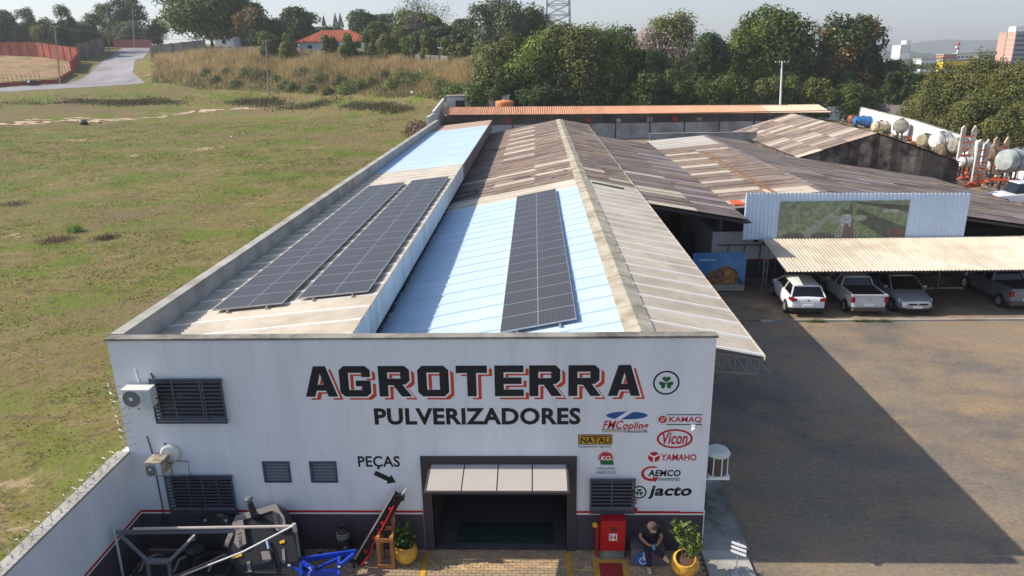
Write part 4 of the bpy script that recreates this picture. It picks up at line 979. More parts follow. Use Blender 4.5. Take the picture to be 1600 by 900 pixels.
for x in (21.1,22.0,22.9,23.8): MB().box(x-.03,x+.03,23.93,23.98,0,1.95).build('rack_post', GREYP, SH)
MB().box(20.5,24.3,23.92,23.985,1.92,1.98).build('rack_rail', GREYP, SH)
for k in range(8):
    x = 16.6+rnd.uniform(0,3.6); yy = 26+rnd.uniform(0,12); hgt = rnd.uniform(.6,1.7)
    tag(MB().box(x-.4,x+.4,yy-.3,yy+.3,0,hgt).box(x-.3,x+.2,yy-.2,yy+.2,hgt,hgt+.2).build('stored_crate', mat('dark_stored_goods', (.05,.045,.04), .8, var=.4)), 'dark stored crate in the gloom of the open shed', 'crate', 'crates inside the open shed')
# grey parapet behind
tag(MB().box(21.4,31.7,55.9,56.1,0,4.82).box(21.35,31.75,55.85,56.15,4.821,4.88).build('parapet_wall', CONC), 'plain grey parapet wall behind the pale sheeted roof', 'wall')
# gable shed
GS = empty('gable_shed', (37.4,50,0), 'old gable shed with blackened corrugated end wall', 'shed')
def GL(x): return 5.98 - .305*(37.2-x)
def GR(x): return 5.98 - .345*(x-37.2)
lay(GS, 'roof_sheet', 31.2, 37.15, GL, 42.8, 63, lambda r,i,n: PALE if (i*5+r*3) % 7 == 0 else (mat('patchy_cream_sheet', lin((164,147,131)), .9, var=.15, rand=.06) if (i+2*r) % 4 == 0 else FIBRE), rows=3, pitch=1.06, jit=.025)
lay(GS, 'roof_sheet', 37.25, 44.2, GR, 42.8, 63, lambda r,i,n: FIBRE_G, rows=3, pitch=1.06, jit=.025)
GW = [mat('blackened_corrugated_%d' % k, lin(c), .9, var=.35, scale=1.2, second=lin((66,58,52)), sscale=.8, samt=.5, rand=.2) for k, c in enumerate(((150,132,114),(112,98,88),(176,156,134)))]
x = 31.5
while x < 43.9:
    x2 = min(x+.5, 43.95); zt = lambda q: (GL(q) if q < 37.2 else GR(q))-.07
    b = MB(); n = 6
    for i in range(n+1):
        xx = x+(x2-x)*i/n; dy = .018*(1 if i % 2 else -1); b.v += [(xx,43+dy,-.02),(xx,43+dy,zt(xx))]
    b.f = [(2*i,2*i+2,2*i+3,2*i+1) for i in range(n)]; b.m = [0]*n
    b.build('wall_sheet', GW[rnd.choice((0,0,1,1,2))] if x < 41 else GW[1], GS, recalc=False); x += .5
MB().box(31.4,31.5,43.1,63,0,4.1).box(43.9,44,43.1,63,0,3.5).box(31.5,43.9,62.8,62.9,0,3.5).build('side_walls', GW[1], GS)
# ---- carport
CPT = empty('carport', (29,20,0), 'beige corrugated carport roof over the parked cars', 'carport')
def CPy(yv): return 2.28 + .148*(yv-17.55)
n = 26
for i in range(n):
    xa = 22.18 + i*.82; b = MB(); k = 20
    for j in range(k+1):
        xx = xa+.85*j/k; hh = .022*math.cos(2*math.pi*j/4)
        b.v += [(xx,17.55,CPy(17.55)+hh),(xx,21.65,CPy(21.65)+hh)]
    b.f = [(2*j,2*j+2,2*j+3,2*j+1) for j in range(k)]; b.m = [0]*k
    b.build('roof_sheet', BEIGE, CPT, recalc=False)
MB().bar((22.2,17.75,2.2),(43,17.75,2.2),.08,.12).bar((22.2,21.4,2.72),(43,21.4,2.72),.08,.12).build('purlins', DSTEEL, CPT)
def truss_col(x, yy, z1):
    b = MB().box(x-.06,x-.01,yy-.04,yy+.04,0,z1).box(x+.14,x+.19,yy-.04,yy+.04,0,z1)
    for k in range(int(z1/.3)): b.bar((x-.03,yy,.1+k*.3),(x+.16,yy,.1+k*.3+(.3 if k % 2 else .02)),.025)
    return b
truss_col(22.42,21.5,2.72).build('truss_column', STEEL, CPT)
for x in (27.2,31.6,36,40): MB().box(x-.06,x+.06,21.42,21.54,0,2.66).build('post', GREYP, CPT)
for x in (22.3,27.2,31.6,36,40): MB().bar((x,17.7,2.24),(x,21.45,2.78),.06,.1).build('rafter', GREYP, CPT)
# ---- corrugated sign panel with banner
SP = empty('corrugated_sign_panel', (27,21.8,2.7), 'tall pale blue corrugated panel standing above the carport', 'sign panel')
CSP = mat('pale_blue_corrugated', lin((206,222,238)), .45, var=.04, rand=.04)
for i in range(14):
    xa = 21.2+i*.818; b = MB(); k = 16
    for j in range(k+1):
        xx = xa+.82*j/k; dy = .03*(0,1,1,0)[j % 4]
        zt = 5.31-.012*(xx-21.2)
        b.v += [(xx,21.72-dy,2.82),(xx,21.72-dy,zt)]
    b.f = [(2*j,2*j+2,2*j+3,2*j+1) for j in range(k)]; b.m = [0]*k
    b.build('panel_sheet', CSP, SP, recalc=False)
b = MB()
for x in (21.4,24.2,27,29.8,32.4): b.box(x-.05,x+.05,21.76,21.86,2.72,5.2)
b.box(21.25,32.6,21.76,21.84,4.9,4.98).box(21.25,32.6,21.76,21.84,3.0,3.08).build('back_frame', GREYP, SP)
# banner: an orchard print
def poster_mat(name, c1, c2, sc): return mat(name, c1, .7, var=.25, scale=sc, second=c2, sscale=sc*.6, samt=.6)
BN = empty('orchard_banner', (26.3,21.6,2.8), 'faded printed banner of a tractor between orchard rows', 'banner')
bx0,bx1,bz0,bz1 = 23.02,29.6,2.80,4.84; by = 21.66
MB().box(bx0,bx1,by,by+.02,bz0,bz1).build('banner_sheet', poster_mat('print_dull_green', lin((150,158,130)), lin((126,134,106)), 5), BN)
U = lambda u, v: (bx0+(bx1-bx0)*u, bz0+(bz1-bz0)*v)
PG1, PG2 = poster_mat('print_row_green', lin((146,156,118)), lin((116,128,92)), 9), poster_mat('print_dark_row', lin((104,106,92)), lin((90,92,80)), 6)
PBR, PPA = poster_mat('print_soil', lin((114,106,94)), lin((122,106,92)), 4), poster_mat('print_pale_track', lin((158,164,146)), lin((146,152,134)), 4)
vp = (.53,.98)
for k, (u0,u1,m_) in enumerate(((-.02,.12,PG1),(.12,.24,PPA),(.24,.43,PG1),(.43,.50,PPA),(.50,.60,PBR),(.60,.86,PG1))):
    shape('print_row', [[U(max(u0,0.002),.004),U(u1,.004),U(vp[0]+.012*(k-2),vp[1]),U(vp[0]+.012*(k-3),vp[1])]], m_, by-.003-.0008*k, BN)
shape('print_row', [[U(.60,.5),U(.86,.004),U(.997,.004),U(.997,.30),U(.60,.80)]], PG2, by-.009, BN)
shape('print_row', [[U(.62,.78),U(.997,.30),U(.997,.46),U(.62,.90)]], PG1, by-.010, BN)
shape('print_row', [[U(.60,.93),U(.997,.70),U(.997,.86),U(.58,.985)]], PG2, by-.0105, BN)
shape('print_mist', [circ(*U(.44,.52),.34,.22,n=18)], PPA, by-.0115, BN); shape('print_mist', [circ(*U(.63,.56),.34,.16,n=18)], PPA, by-.0118, BN)
shape('print_tractor', [[U(.485,.34),U(.485,.62),U(.50,.66),U(.545,.66),U(.565,.62),U(.565,.34),U(.545,.34),U(.54,.42),U(.51,.42),U(.505,.34)]], poster_mat('print_white', lin((190,192,190)), lin((160,162,160)), 8), by-.0125, BN)
shape('print_tractor_cab', [[U(.495,.66),U(.49,.78),U(.56,.78),U(.557,.66)]], PG2, by-.013, BN)
for u0 in (.02,.25): shape('print_dust', [circ(*U(u0+.1,.08),.62,.22,n=14)], PBR, by-.0128, BN)
shape('print_dust', [circ(*U(.92,.16),.4,.26,n=14)], poster_mat('print_rust', lin((126,96,84)), lin((110,92,82)), 6), by-.0129, BN)
text('lettering', 'AGROTERRA', *(U(.80,0)[0], U(.925,0)[0]), U(0,.70)[1], U(0,.77)[1], WHITEP, by-.0135, BN).matrix_parent_inverse = Matrix.Translation(-Vector(BN.location))
# ---- blue billboard
BB = empty('blue_billboard', (20,21,0), 'blue sky printed billboard of an orange machine beside the carport', 'billboard')
MB().box(18.52,21.30,21.0,21.06,.20,2.30).build('board', mat('print_sky_blue', lin((56,112,168)), .55, var=.10, scale=.6, second=lin((110,160,200)), sscale=.5, samt=.3), BB)
MB().box(18.6,18.68,21.06,21.14,0,2.2).box(21.1,21.18,21.06,21.14,0,2.2).box(18.6,21.18,21.0,21.12,.05,.12).build('stand', GREYP, BB)
q = lambda u, v: (18.52+2.78*u, .20+2.10*v)
shape('print_ground', [[q(.002,.004),q(.998,.004),q(.998,.17),q(.002,.17)]], poster_mat('print_sand', lin((168,160,138)), lin((140,134,116)), 12), 20.996, BB)
shape('print_machine', [[q(.28,.17),q(.26,.45),q(.34,.52),q(.62,.66),q(.78,.60),q(.86,.50),q(.88,.28),q(.80,.17)]], poster_mat('print_orange_machine', lin((150,104,70)), lin((90,70,62)), 7), 20.995, BB)
shape('print_machine_face', [[q(.60,.20),q(.62,.60),q(.72,.58),q(.80,.46),q(.80,.22)]], poster_mat('print_ochre', lin((190,138,62)), lin((130,90,50)), 5), 20.993, BB)
shape('print_machine_side', [[q(.86,.17),q(.87,.40),q(.97,.24),q(.97,.17)]], poster_mat('print_teal', lin((40,74,86)), lin((50,90,100)), 6), 20.992, BB)
for k in range(12):
    u = .12+.025*k+(.02 if k > 7 else 0); shape('print_letter', [[q(u,.80),q(u+.015,.80),q(u+.015,.835),q(u,.835)]], WHITEP, 20.994, BB)

# ================================================================== cars
def car(kind, paint, loc, rz, label, scale=1.0, plate=WHITEP, dark=False):
    """length along +y (rear bumper at y=0, nose at y=L), built in local metres"""
    e = empty('parked_car', loc, label, 'car', 'cars parked under the carport', rz); e.scale = (scale,)*3
    L_ = 4.15 if kind == 'hatch' else 4.4; wv = .86
    if kind == 'hatch':
        st = [(0.02,.70,.34,.78),(.06,.80,.27,.98),(.35,.85,.22,1.02),(.9,.865,.2,1.0),(2.0,.87,.2,.97),(2.9,.86,.2,.98),(3.3,.85,.22,.93),(3.85,.80,.24,.80),(4.08,.70,.30,.68),(4.15,.60,.36,.58)]
    else:
        st = [(0.02,.74,.36,.90),(.05,.82,.30,1.02),(.5,.85,.26,1.03),(1.5,.86,.22,1.03),(2.6,.86,.2,.98),(3.2,.86,.2,1.0),(3.55,.85,.22,.96),(4.1,.80,.24,.84),(4.33,.70,.30,.70),(4.4,.60,.36,.58)]
    b = MB(); ring = None; R_ = []
    for (yy, hw, zl, zd) in st:
        half = [(hw*.80,zl),(hw*.97,zl+.10),(hw,zl+(zd-zl)*.45),(hw*.985,zl+(zd-zl)*.72),(hw*.93,zd-.03),(hw*.80,zd),(0,zd+.025)]
        R_.append([(x,yy,z) for x,z in half] + [(-x,yy,z) for x,z in reversed(half[:-1])])
    nv = len(R_[0])
    for r_ in R_: b.v += r_
    for i in range(len(R_)-1):
        for k in range(nv): b.f.append((i*nv+k,(i+1)*nv+k,(i+1)*nv+(k+1)%nv,i*nv+(k+1)%nv))
    b.f += [tuple(range(nv)), tuple(reversed(range((len(R_)-1)*nv,len(R_)*nv)))]; b.m = [0]*len(b.f)
    body = b.build('body', paint, e, smooth=True, local=True); sm = body.modifiers.new('sub', 'SUBSURF'); sm.levels = 2; sm.render_levels = 2
    # cabin: base ring and roof ring
    if kind == 'hatch': yb0,yr0,yr1,yb1,zb,zr = .12,.50,2.15,3.10,.97,1.47
    else: yb0,yr0,yr1,yb1,zb,zr = 1.62,1.78,2.75,3.45,.99,1.50
    wb, wr = .79, .60
    c8 = lambda y_, w_, z_: [(-w_,y_,z_),(w_,y_,z_)]
    base = [(-wb,yb0,zb),(wb,yb0,zb),(wb*.98,yb1-.1,zb),(-wb*.98,yb1-.1,zb)]; roof = [(-wr,yr0,zr-.03),(wr,yr0,zr-.03),(wr,yr1,zr-.02),(-wr,yr1,zr-.02)]
    cab = MB().hexa(base+roof); mid = (yr0+yr1)/2
    cab.build('cabin', GLASSD, e, local=True, bevel=.07)
    rf = MB(); nn_ = 5
    for i in range(nn_):
        t = i/(nn_-1); yy = yr0-.04+(yr1-yr0+.08)*t; h2 = zr+.02*math.sin(math.pi*t)
        rf.v += [(-wr-.03,yy,h2-.05),(-wr*.75,yy,h2-.003),(0,yy,h2+.015),(wr*.75,yy,h2-.003),(wr+.03,yy,h2-.05),(wr-.02,yy,h2-.07),(-wr+.02,yy,h2-.07)]
    for i in range(nn_-1):
        for k in range(7): rf.f.append((i*7+k,i*7+(k+1)%7,(i+1)*7+(k+1)%7,(i+1)*7+k))
    rf.f += [tuple(range(7)), tuple(range((nn_-1)*7,nn_*7))[::-1]]; rf.m = [0]*len(rf.f)
    rf.build('roof', paint, e, smooth=True, local=True)
    pl = MB()
    def lerp(a_, b_, t): return tuple(a_[k]+(b_[k]-a_[k])*t for k in range(3))
    for s_ in (-1, 1):
        bs = [(s_*(wb+.004),yb0,zb),(s_*(wb+.004)*.98,yb1-.1,zb)]; rs = [(s_*(wr+.012),yr0,zr-.03),(s_*(wr+.012),yr1,zr-.02)]
        for t, w_ in ((0.0,.09),(.46,.06),(1.0,.05)):
            MB().bar(lerp(bs[0],bs[1],t), lerp(rs[0],rs[1],t), w_, .05, up=(s_,0,.3)).build('pillar', paint, e, local=True)
    if kind != 'hatch':
        MB().box(-.74,.74,.08,1.60,1.035,1.055).build('bed_cover', mat('dark_bed_cover', (.03,.028,.027), .8, var=.15), e, local=True)
        MB().box(-.84,-.74,.04,1.62,1.0,1.09).box(.74,.84,.04,1.62,1.0,1.09).box(-.84,.84,.0,.08,1.0,1.09).build('bed_rail', paint, e, local=True)
    LR = mat('tail_lamp_red', lin((150,20,34)), .2, var=.05); HL = mat('head_lamp_glass', (.55,.57,.6), .12, var=0)
    for s_ in (-1, 1):
        if kind == 'hatch': MB().hexa([(s_*.52,.02,.80),(s_*.80,.03,.80),(s_*.865,.30,.82),(s_*.55,.10,.82),(s_*.55,.03,.93),(s_*.80,.05,.95),(s_*.855,.32,.96),(s_*.55,.10,.94)]).build('tail_light', LR, e, local=True)
        else: MB().box(min(s_*.68,s_*.84),max(s_*.68,s_*.84),-.02,.10,.72,.94).build('tail_light', LR, e, local=True)
        MB().hexa([(s_*.44,L_-.10,.60),(s_*.78,L_-.30,.60),(s_*.72,L_-.45,.62),(s_*.44,L_-.2,.62),(s_*.46,L_-.12,.70),(s_*.80,L_-.36,.76),(s_*.74,L_-.5,.80),(s_*.46,L_-.22,.74)]).build('headlight', HL, e, local=True)
        MB().box(min(s_*.86,s_*1.02),max(s_*.86,s_*1.02),yb1-.48,yb1-.38,.98,1.10).build('mirror', paint, e, local=True, bevel=.02)
    MB().box(-.22,.22,-.015,.02,.50,.62).build('number_plate', plate, e, local=True)
    MB().box(-.22,.22,L_-.02,L_+.012,.40,.51).build('number_plate', plate, e, local=True)
    MB().hexa([(-.78,-.04,.28),(.78,-.04,.28),(.80,.25,.26),(-.80,.25,.26),(-.74,-.05,.48),(.74,-.05,.48),(.82,.25,.46),(-.82,.25,.46)]).build('rear_bumper', BLACKPL if kind == 'hatch' else mat('dusty_bumper', lin((92,80,72)), .8), e, local=True, bevel=.02)
    MB().box(-.45,.45,L_-.06,L_+.008,.56,.63).build('front_grille', BLACKPL, e, local=True)
    MB().box(-.60,.60,L_-.10,L_-.01,.28,.38).build('air_intake', BLACKPL, e, local=True)
    MB().lathe([(.055,0),(.05,.01)], (0,-.01,.86), 14, 'y').build('badge', STEEL, e, local=True)
    MB().lathe([(.055,0),(.05,.012)], (0,L_+.002,.595), 14, 'y').build('badge', STEEL, e, local=True)
    for s_ in (-1, 1):
        for yy in (.72, L_-.80):
            MB().lathe([(.345,-.03),(.345,.03)], (s_*.845,yy,.33), 22, 'x').build('wheel_arch', BLACKPL, e, local=True)
            wl = MB().lathe([(.18,-.10),(.29,-.10),(.31,-.07),(.31,.07),(.29,.10),(.18,.10)], (s_*.80,yy,.31), 22, 'x').build('tyre', RUBBER, e, local=True, smooth=True)
            MB().lathe([(.20,-.02),(.19,.015),(.06,.025)], (s_*.885,yy,.31), 14, 'x').build('rim', mat('alloy_rim', (.45,.46,.47), .35, metal=.6, var=.1), wl, local=True)
    return e
CARW = mat('white_car_paint', (.80,.80,.80), .22, var=.01, spec=.6); CARW2 = mat('dusty_white_car_paint', (.66,.65,.62), .4, var=.04); CARS = mat('silver_car_paint', (.40,.42,.45), .28, metal=.5, var=.02); CARG = mat('grey_car_paint', (.22,.24,.28), .3, metal=.4, var=.02); CARK = mat('black_car_paint', (.02,.02,.022), .25, var=.02)
car('hatch', CARW, (23.3,17.3,.055), R(-4), 'white hatchback at the open end of the carport', 1.0)
car('pickup', CARW2, (26.2,17.35,.055), R(-2), 'dusty white small pickup with dark bed cover', 1.0)
car('hatch', CARS, (28.58,21.5,.055), R(179), 'silver hatchback parked nose out', 1.0)
car('pickup', CARG, (34.0,17.95,.055), R(0), 'grey pickup with silver tailgate', 1.03)
car('hatch', CARK, (36.9,19.6,.055), R(0), 'black car in the depth of the carport past the grey pickup', 1.03)
# ================================================================== gallery at the back of the yard
BG = empty('back_gallery', (25,97,0), 'long open gallery with terracotta roof along the back of the yard', 'gallery')
def BGz(y_): return 4.12+.14*(y_-95)
TRC = []
for i in range(52):
    xa = -3.5+i*1.1; b = MB(); k = 16
    for j in range(k+1):
        xx = xa+1.13*j/k; hh = .05*math.cos(2*math.pi*j/4); dz = -.009*(xx+3.5)
        b.v += [(xx,94.6,BGz(94.6)+hh+dz),(xx,100,BGz(100)+hh+dz)]
    b.f = [(2*j,2*j+2,2*j+3,2*j+1) for j in range(k)]; b.m = [0]*k
    b.build('roof_sheet', TERRA if i < 44 else mat('faded_terracotta', lin((204,176,150)), .8, var=.1, rand=.05), BG, recalc=False)
GWL = mat('gallery_wall', lin((176,174,172)), .85, var=.1, second=lin((120,112,106)), sscale=.3, samt=.4)
MB().box(-3.4,49,99.6,99.8,-.02,4.4).build('rear_wall', GWL, BG)
MB().box(-3.4,49,96.0,96.15,-.02,2.35).build('low_front_wall', GWL, BG)
MB().box(-3.4,53.6,94.75,94.85,3.72,3.82).box(-3.4,49,95.9,96.0,2.36,2.42).build('tie_beam', DSTEEL, BG)
for i in range(12):
    x = -3.2+i*5.1; MB().box(x-.1,x+.1,94.72,94.88,0,3.74-.009*(x+3.5)).build('post', DSTEEL, BG)
for k in range(11):
    x = 2+k*4.2+rnd.uniform(-.6,.6); c = rnd.choice([(.5,.5,.5),(.1,.1,.12),(.45,.06,.05),(.3,.33,.2),(.6,.62,.64)])
    o = empty('stored_part', (x,96.6,2.36), 'machine part stored on the gallery ledge', 'machine part', 'parts stored on the gallery ledge')
    MB().box(x-.4,x+.35,96.3,96.9,2.42,2.42+rnd.uniform(.4,.9)).build('part_body', mat('stored_part_%d' % k, c, .7, var=.2), o, bevel=.05); MB().lathe([(.2,0),(.16,.3)], (x,96.6,2.9), 8).build('part_cap', GREYP, o)
# white end wall and room at its left end, water tank
EW = empty('white_end_building', (-1,104,0), 'small white building with stepped roof edge beside the terracotta gallery', 'building')
MB().box(-4.4,-4.1,84,103.3,-.02,4.6).build('end_wall', WALL_DIRTY, EW)
MB().box(-3.9,6.2,103.6,108,-.02,6.15).build('wall', WALL_DIRTY, EW); MB().box(-4.1,6.4,103.4,108.2,6.152,6.3).build('coping', CONC_D, EW)
MB().box(-2.4,-.9,103.56,103.6,4.2,5.6).build('window', DARKVOID, EW)
MB().hexa([(-4.4,90,4.6),(-4.1,90,4.6),(-4.1,103.3,4.6),(-4.4,103.3,4.6),(-4.4,90,4.9),(-4.1,90,4.9),(-4.1,103.3,6.0),(-4.4,103.3,6.0)]).build('stepped_parapet', WALL_DIRTY, EW)
wt = empty('water_tank', (5.6,102,0), 'round orange water tank behind the terracotta roof', 'water tank')
MB().lathe([(1.40,4.4),(1.50,4.7),(1.50,5.35),(1.35,5.5),(.5,5.62)], (5.55,102,0), 24).build('tank', mat('orange_fibreglass', lin((206,134,84)), .6, var=.1), wt, smooth=True)
MB().box(4.2,6.9,100.9,103.3,-.02,4.4).build('tank_tower', GWL, wt); MB().lathe([(.4,5.6),(.35,5.72)], (5.55,102,0), 14).build('lid', mat('orange_fibreglass', lin((206,134,84))), wt)
# white yard wall on the right
PWL = empty('white_yard_wall', (60,85,0), 'long white yard wall behind the stored tanks', 'wall')
pts = [(47,50.5),(54.9,52.1)] ; pts = [(54.0,48.5),(62.75,88.1),(66.6,116.1),(49,117.2)]
for (a, b_) in zip(pts[:-1], pts[1:]):
    a2, b2 = Vector((*a,0)), Vector((*b_,0)); n = max(1, round((b2-a2).length/6))
    for k in range(n):
        p, q = a2+(b2-a2)*k/n, a2+(b2-a2)*(k+1)/n
        MB().bar(p+V(0,0,1.4), q+V(0,0,1.4), .2, 2.8).build('wall_panel', mat('fresh_white_wall', (.82,.82,.81), .7, var=.03), PWL)
        MB().bar(p+V(0,0,2.84), q+V(0,0,2.84), .3, .07).build('coping', CONC_D, PWL)
tag(MB().tube([(45.5,117.0,0),(45.5,117.0,4.4)],.04,6).tube([(56.7,116.6,0),(56.7,116.6,4.8)],.04,6).build('thin_wall_mast', STEEL), 'two thin masts beside the corner of the white yard wall', 'mast')

# ================================================================== stored tanks and scrap
def dm(name, c, r=.6): return mat(name, lin(c), r, var=.2, scale=2, second=lin(tuple(int(u*.65) for u in c)), sscale=1.2, samt=.4)
JC = dict(white=(226,224,216), cream=(206,192,166), blue=(46,120,186), grey=(150,146,136), khaki=(150,140,112), rust=(160,92,58), silver=(176,182,178), bronze=(120,104,82), orange=(206,92,40), brown=(140,112,88))
def yardp(px, py, d):
    "point seen at px,py on the vertical plane standing d metres inside the white wall"
    a_, n_ = (V(62.75,88.1,0), V(.9907,-.1362,0)) if px < 1432 else (V(54.0,48.5,0), V(.9764,-.2157,0))
    return onplane(px, py, a_-n_*d, n_)
def htank(px, py, ln, r, col, rz, label, d=1.5):
    r *= .92; ln *= .9; p = yardp(px, py, d); z0 = max(p.z-r, .12); e = empty('spray_tank', (p.x,p.y,0), label, 'tank', 'tanks stored along the white wall')
    Mz = Matrix.Rotation(rz,3,'Z'); prof = [(r*.2,-ln/2),(r*.75,-ln*.46),(r,-ln*.36),(r,ln*.36),(r*.75,ln*.46),(r*.2,ln/2)]
    MB().lathe(prof, (p.x,p.y,z0+r), 20, 'x', mat=Mz).build('tank_shell', dm('tank_'+col, JC[col]), e, smooth=True)
    for s_ in (-.25,.25):
        c = Vector((p.x,p.y,0)) + Mz @ Vector((ln*s_,0,0))
        MB().lathe([(r*1.02,-.05),(r*1.02,.05)], (c.x,c.y,z0+r), 20, 'x', mat=Mz).build('band', DSTEEL, e)
        for s3 in (-1,1): MB().bar((c.x,c.y+s3*r*.75,0),(c.x,c.y+s3*r*.55,z0+.45*r),.12).build('leg', DSTEEL, e)
        MB().bar((c.x,c.y-r*.7,z0*.5+.1),(c.x,c.y+r*.7,z0*.5+.1),.10).build('saddle', DSTEEL, e)
    MB().lathe([(r*.3,0),(r*.28,.14),(r*.1,.16)], (p.x,p.y,z0+2*r-.03), 12).build('hatch', dm('tank_lid', (90,86,80)), e)
    return e
htank(1348,190,3.6,.95,'blue',.1,'blue tank by the far corner of the white wall')
htank(1376,197,3.0,.85,'cream',.15,'cream tank with capped ends beside the blue tank')
htank(1408,197,2.2,1.05,'grey',1.2,'grey brown upright looking tank past the cream tank')
htank(1446,219,2.2,.85,'khaki',.5,'small khaki tank beside the big white tank')
htank(1471,219,3.2,1.0,'white',.55,'big clean white tank leaning by the wall')
htank(1478,235,2.6,.85,'bronze',.35,'bronze coloured tank with orange pump',2.4)
htank(1499,227,2.4,.85,'grey',.3,'weathered grey tank beside the bronze tank')
htank(1556,240,2.2,.75,'brown',.2,'brown tank between the twin posts and the white wall')
htank(1588,250,4.2,1.1,'silver',.45,'long silver green tank near the white truck cab',1.7)
htank(1512,253,2.0,.55,'white',.1,'low white box shaped tank by the rusty skip',3.4)
htank(1318,181,2.2,.9,'white',.8,'white tank at the end of the gallery roof')
htank(1332,186,1.6,.7,'rust',.2,'rusty round tank under the gallery end')
def mast(px, py, d, gap, c1, label, rung=ORANGE):
    p = yardp(px, py, d); hgt = p.z; p.z = 0; e = empty('sprayer_mast', (p.x,p.y,0), label, 'mast', 'upright sprayer masts by the white wall')
    for s_ in (-1,1): MB().box(p.x+s_*gap-.22,p.x+s_*gap+.22,p.y-.12,p.y+.12,0,hgt-.2*(s_ > 0)).prism([(p.x+s_*gap-.22,p.y-.12,hgt-.2*(s_ > 0)),(p.x+s_*gap+.22,p.y-.12,hgt-.2*(s_ > 0)),(p.x+s_*gap,p.y-.12,hgt+.25)],(0,.24,0)).build('upright', c1, e)
    for k in range(6): MB().bar((p.x-gap,p.y-.14,.4+k*hgt/7),(p.x+gap,p.y-.14,.5+k*hgt/7),.10).build('rung', rung, e)
    MB().box(p.x-gap-.4,p.x+gap+.4,p.y-.6,p.y+.5,0,.35).build('base', ORANGE, e)
MW = dm('mast_cream', (208,198,186))
mast(1515,200,2.0,.55,MW,'tall cream twin mast beside the grey tank'); mast(1538,222,3.5,.35,MW,'cream and orange mast in front of the brown tank'); mast(1566,218,1.2,.5,dm('mast_brown',(188,160,134)),'brown twin posts against the white wall')
# scrap heaps
def heap(px, py, w_, h_, cols, label, n=22, d=3.2):
    p = yardp(px, py, d); p.z = 0; e = empty('scrap_heap', (p.x,p.y,0), label, 'scrap heap', 'scrap heaps in the tank yard')
    for k in range(n):
        x, yy = p.x+rnd.uniform(-w_,w_), p.y+rnd.uniform(-w_*.5,w_*.5); z = rnd.uniform(.1,h_)*(1-abs(x-p.x)/w_*.6); a_ = rnd.uniform(0,3.1); ln = rnd.uniform(.4,1.2); d_ = V(math.cos(a_),math.sin(a_)*.6,rnd.uniform(-.3,.5))*ln
        q0 = V(x,yy,max(z,.12)); q1 = q0+d_; q1.z = max(q1.z,.1)
        m_ = rnd.choice(cols)
        (MB().bar(q0,q1,rnd.uniform(.08,.4),rnd.uniform(.05,.2)) if k % 3 else MB().tube([q0,q1],rnd.uniform(.06,.22),10)).build('scrap_piece', m_, e)
scr = [RUST, ORANGE, dm('scrap_grey',(120,114,106)), dm('scrap_cream',(190,178,156)), DSTEEL, dm('scrap_brown',(122,98,76))]
heap(1425,215,2.6,1.6,[dm('scrap_cream',(190,178,156)),dm('scrap_brown',(122,98,76)),dm('scrap_grey',(120,114,106))],'heap of tan scrap below the far white wall')
heap(1460,240,2.4,.8,scr,'mixed scrap heap around the big white tank',26); heap(1535,272,2.6,.8,scr,'orange scrap heap in front of the cream mast',30); heap(1500,250,2.4,.8,scr,'rusty scrap heap around the bronze tank',26); heap(1590,268,2.4,.8,scr,'scrap heap beside the silver tank',20)
heap(1330,200,3.0,1.2,scr,'scrap heap at the end of the gallery',26); heap(1385,212,3.0,1.3,scr,'scrap heap in front of the cream tank',26); heap(1270,196,3.4,1.7,[REDP,ORANGE,DSTEEL,RUST,dm('scrap_olive',(96,96,60))],'red and orange machine parts under the gallery end',30)
for k, px in enumerate((1400,1440,1485,1515,1550,1580)): heap(px,(205,222,243,250,258,262)[k],2.2,1.5,scr,('tan and grey','grey','rust coloured','orange and cream','dark','cream')[k]+' scrap heap along the foot of the white wall',26,1.8)
# rusty skip, drums, truck cab
p = yardp(1532,280,8.0); p.z = 0; sk_ = empty('rusty_skip', (p.x,p.y,0), 'rusty and blue open skip at the roof edge', 'skip')
b = MB(); x0,x1,y0,y1 = p.x-1.9,p.x+1.9,p.y-.2,p.y+1.6
for q in ((x0,x1,y0,y0+.08),(x0,x1,y1-.08,y1),(x0,x0+.08,y0+.08,y1-.08),(x1-.08,x1,y0+.08,y1-.08)): b.box(*q,.15,1.35)
b.box(x0,x1,y0,y1,.08,.15).build('skip_body', RUST, sk_); MB().box(x0+.3,x1+.02,y0-.03,y0-.005,.2,.85).build('blue_panel', mat('worn_blue_paint', lin((44,84,150)), .7, var=.3), sk_)
p = yardp(1590,278,4.5); p.z = 0; tc_ = empty('truck_cab', (p.x,p.y,0), 'old white truck cab parked among the tanks', 'truck cab')
MB().hexa([(p.x-1.3,p.y,.55),(p.x+1.6,p.y,.55),(p.x+1.6,p.y+1.8,.55),(p.x-1.3,p.y+1.8,.55),(p.x-1.1,p.y+.05,1.15),(p.x+1.6,p.y+.05,1.3),(p.x+1.6,p.y+1.75,1.3),(p.x-1.1,p.y+1.75,1.15)]).build('hood', CARW, tc_, bevel=.12)
MB().hexa([(p.x+.1,p.y+.1,1.26),(p.x+1.6,p.y+.1,1.31),(p.x+1.6,p.y+1.7,1.31),(p.x+.1,p.y+1.7,1.26),(p.x+.45,p.y+.25,1.98),(p.x+1.5,p.y+.25,1.98),(p.x+1.5,p.y+1.55,1.98),(p.x+.45,p.y+1.55,1.98)]).build('window_band', GLASSD, tc_); MB().box(p.x+.38,p.x+1.55,p.y+.2,p.y+1.6,1.98,2.06).build('roof', CARW, tc_, bevel=.03)
for s_ in (0,1.6): MB().lathe([(.2,-.12),(.42,-.12),(.45,0),(.42,.12),(.2,.12)], (p.x-.6,p.y+.1+s_,.45), 18, 'y').build('tyre', RUBBER, tc_)
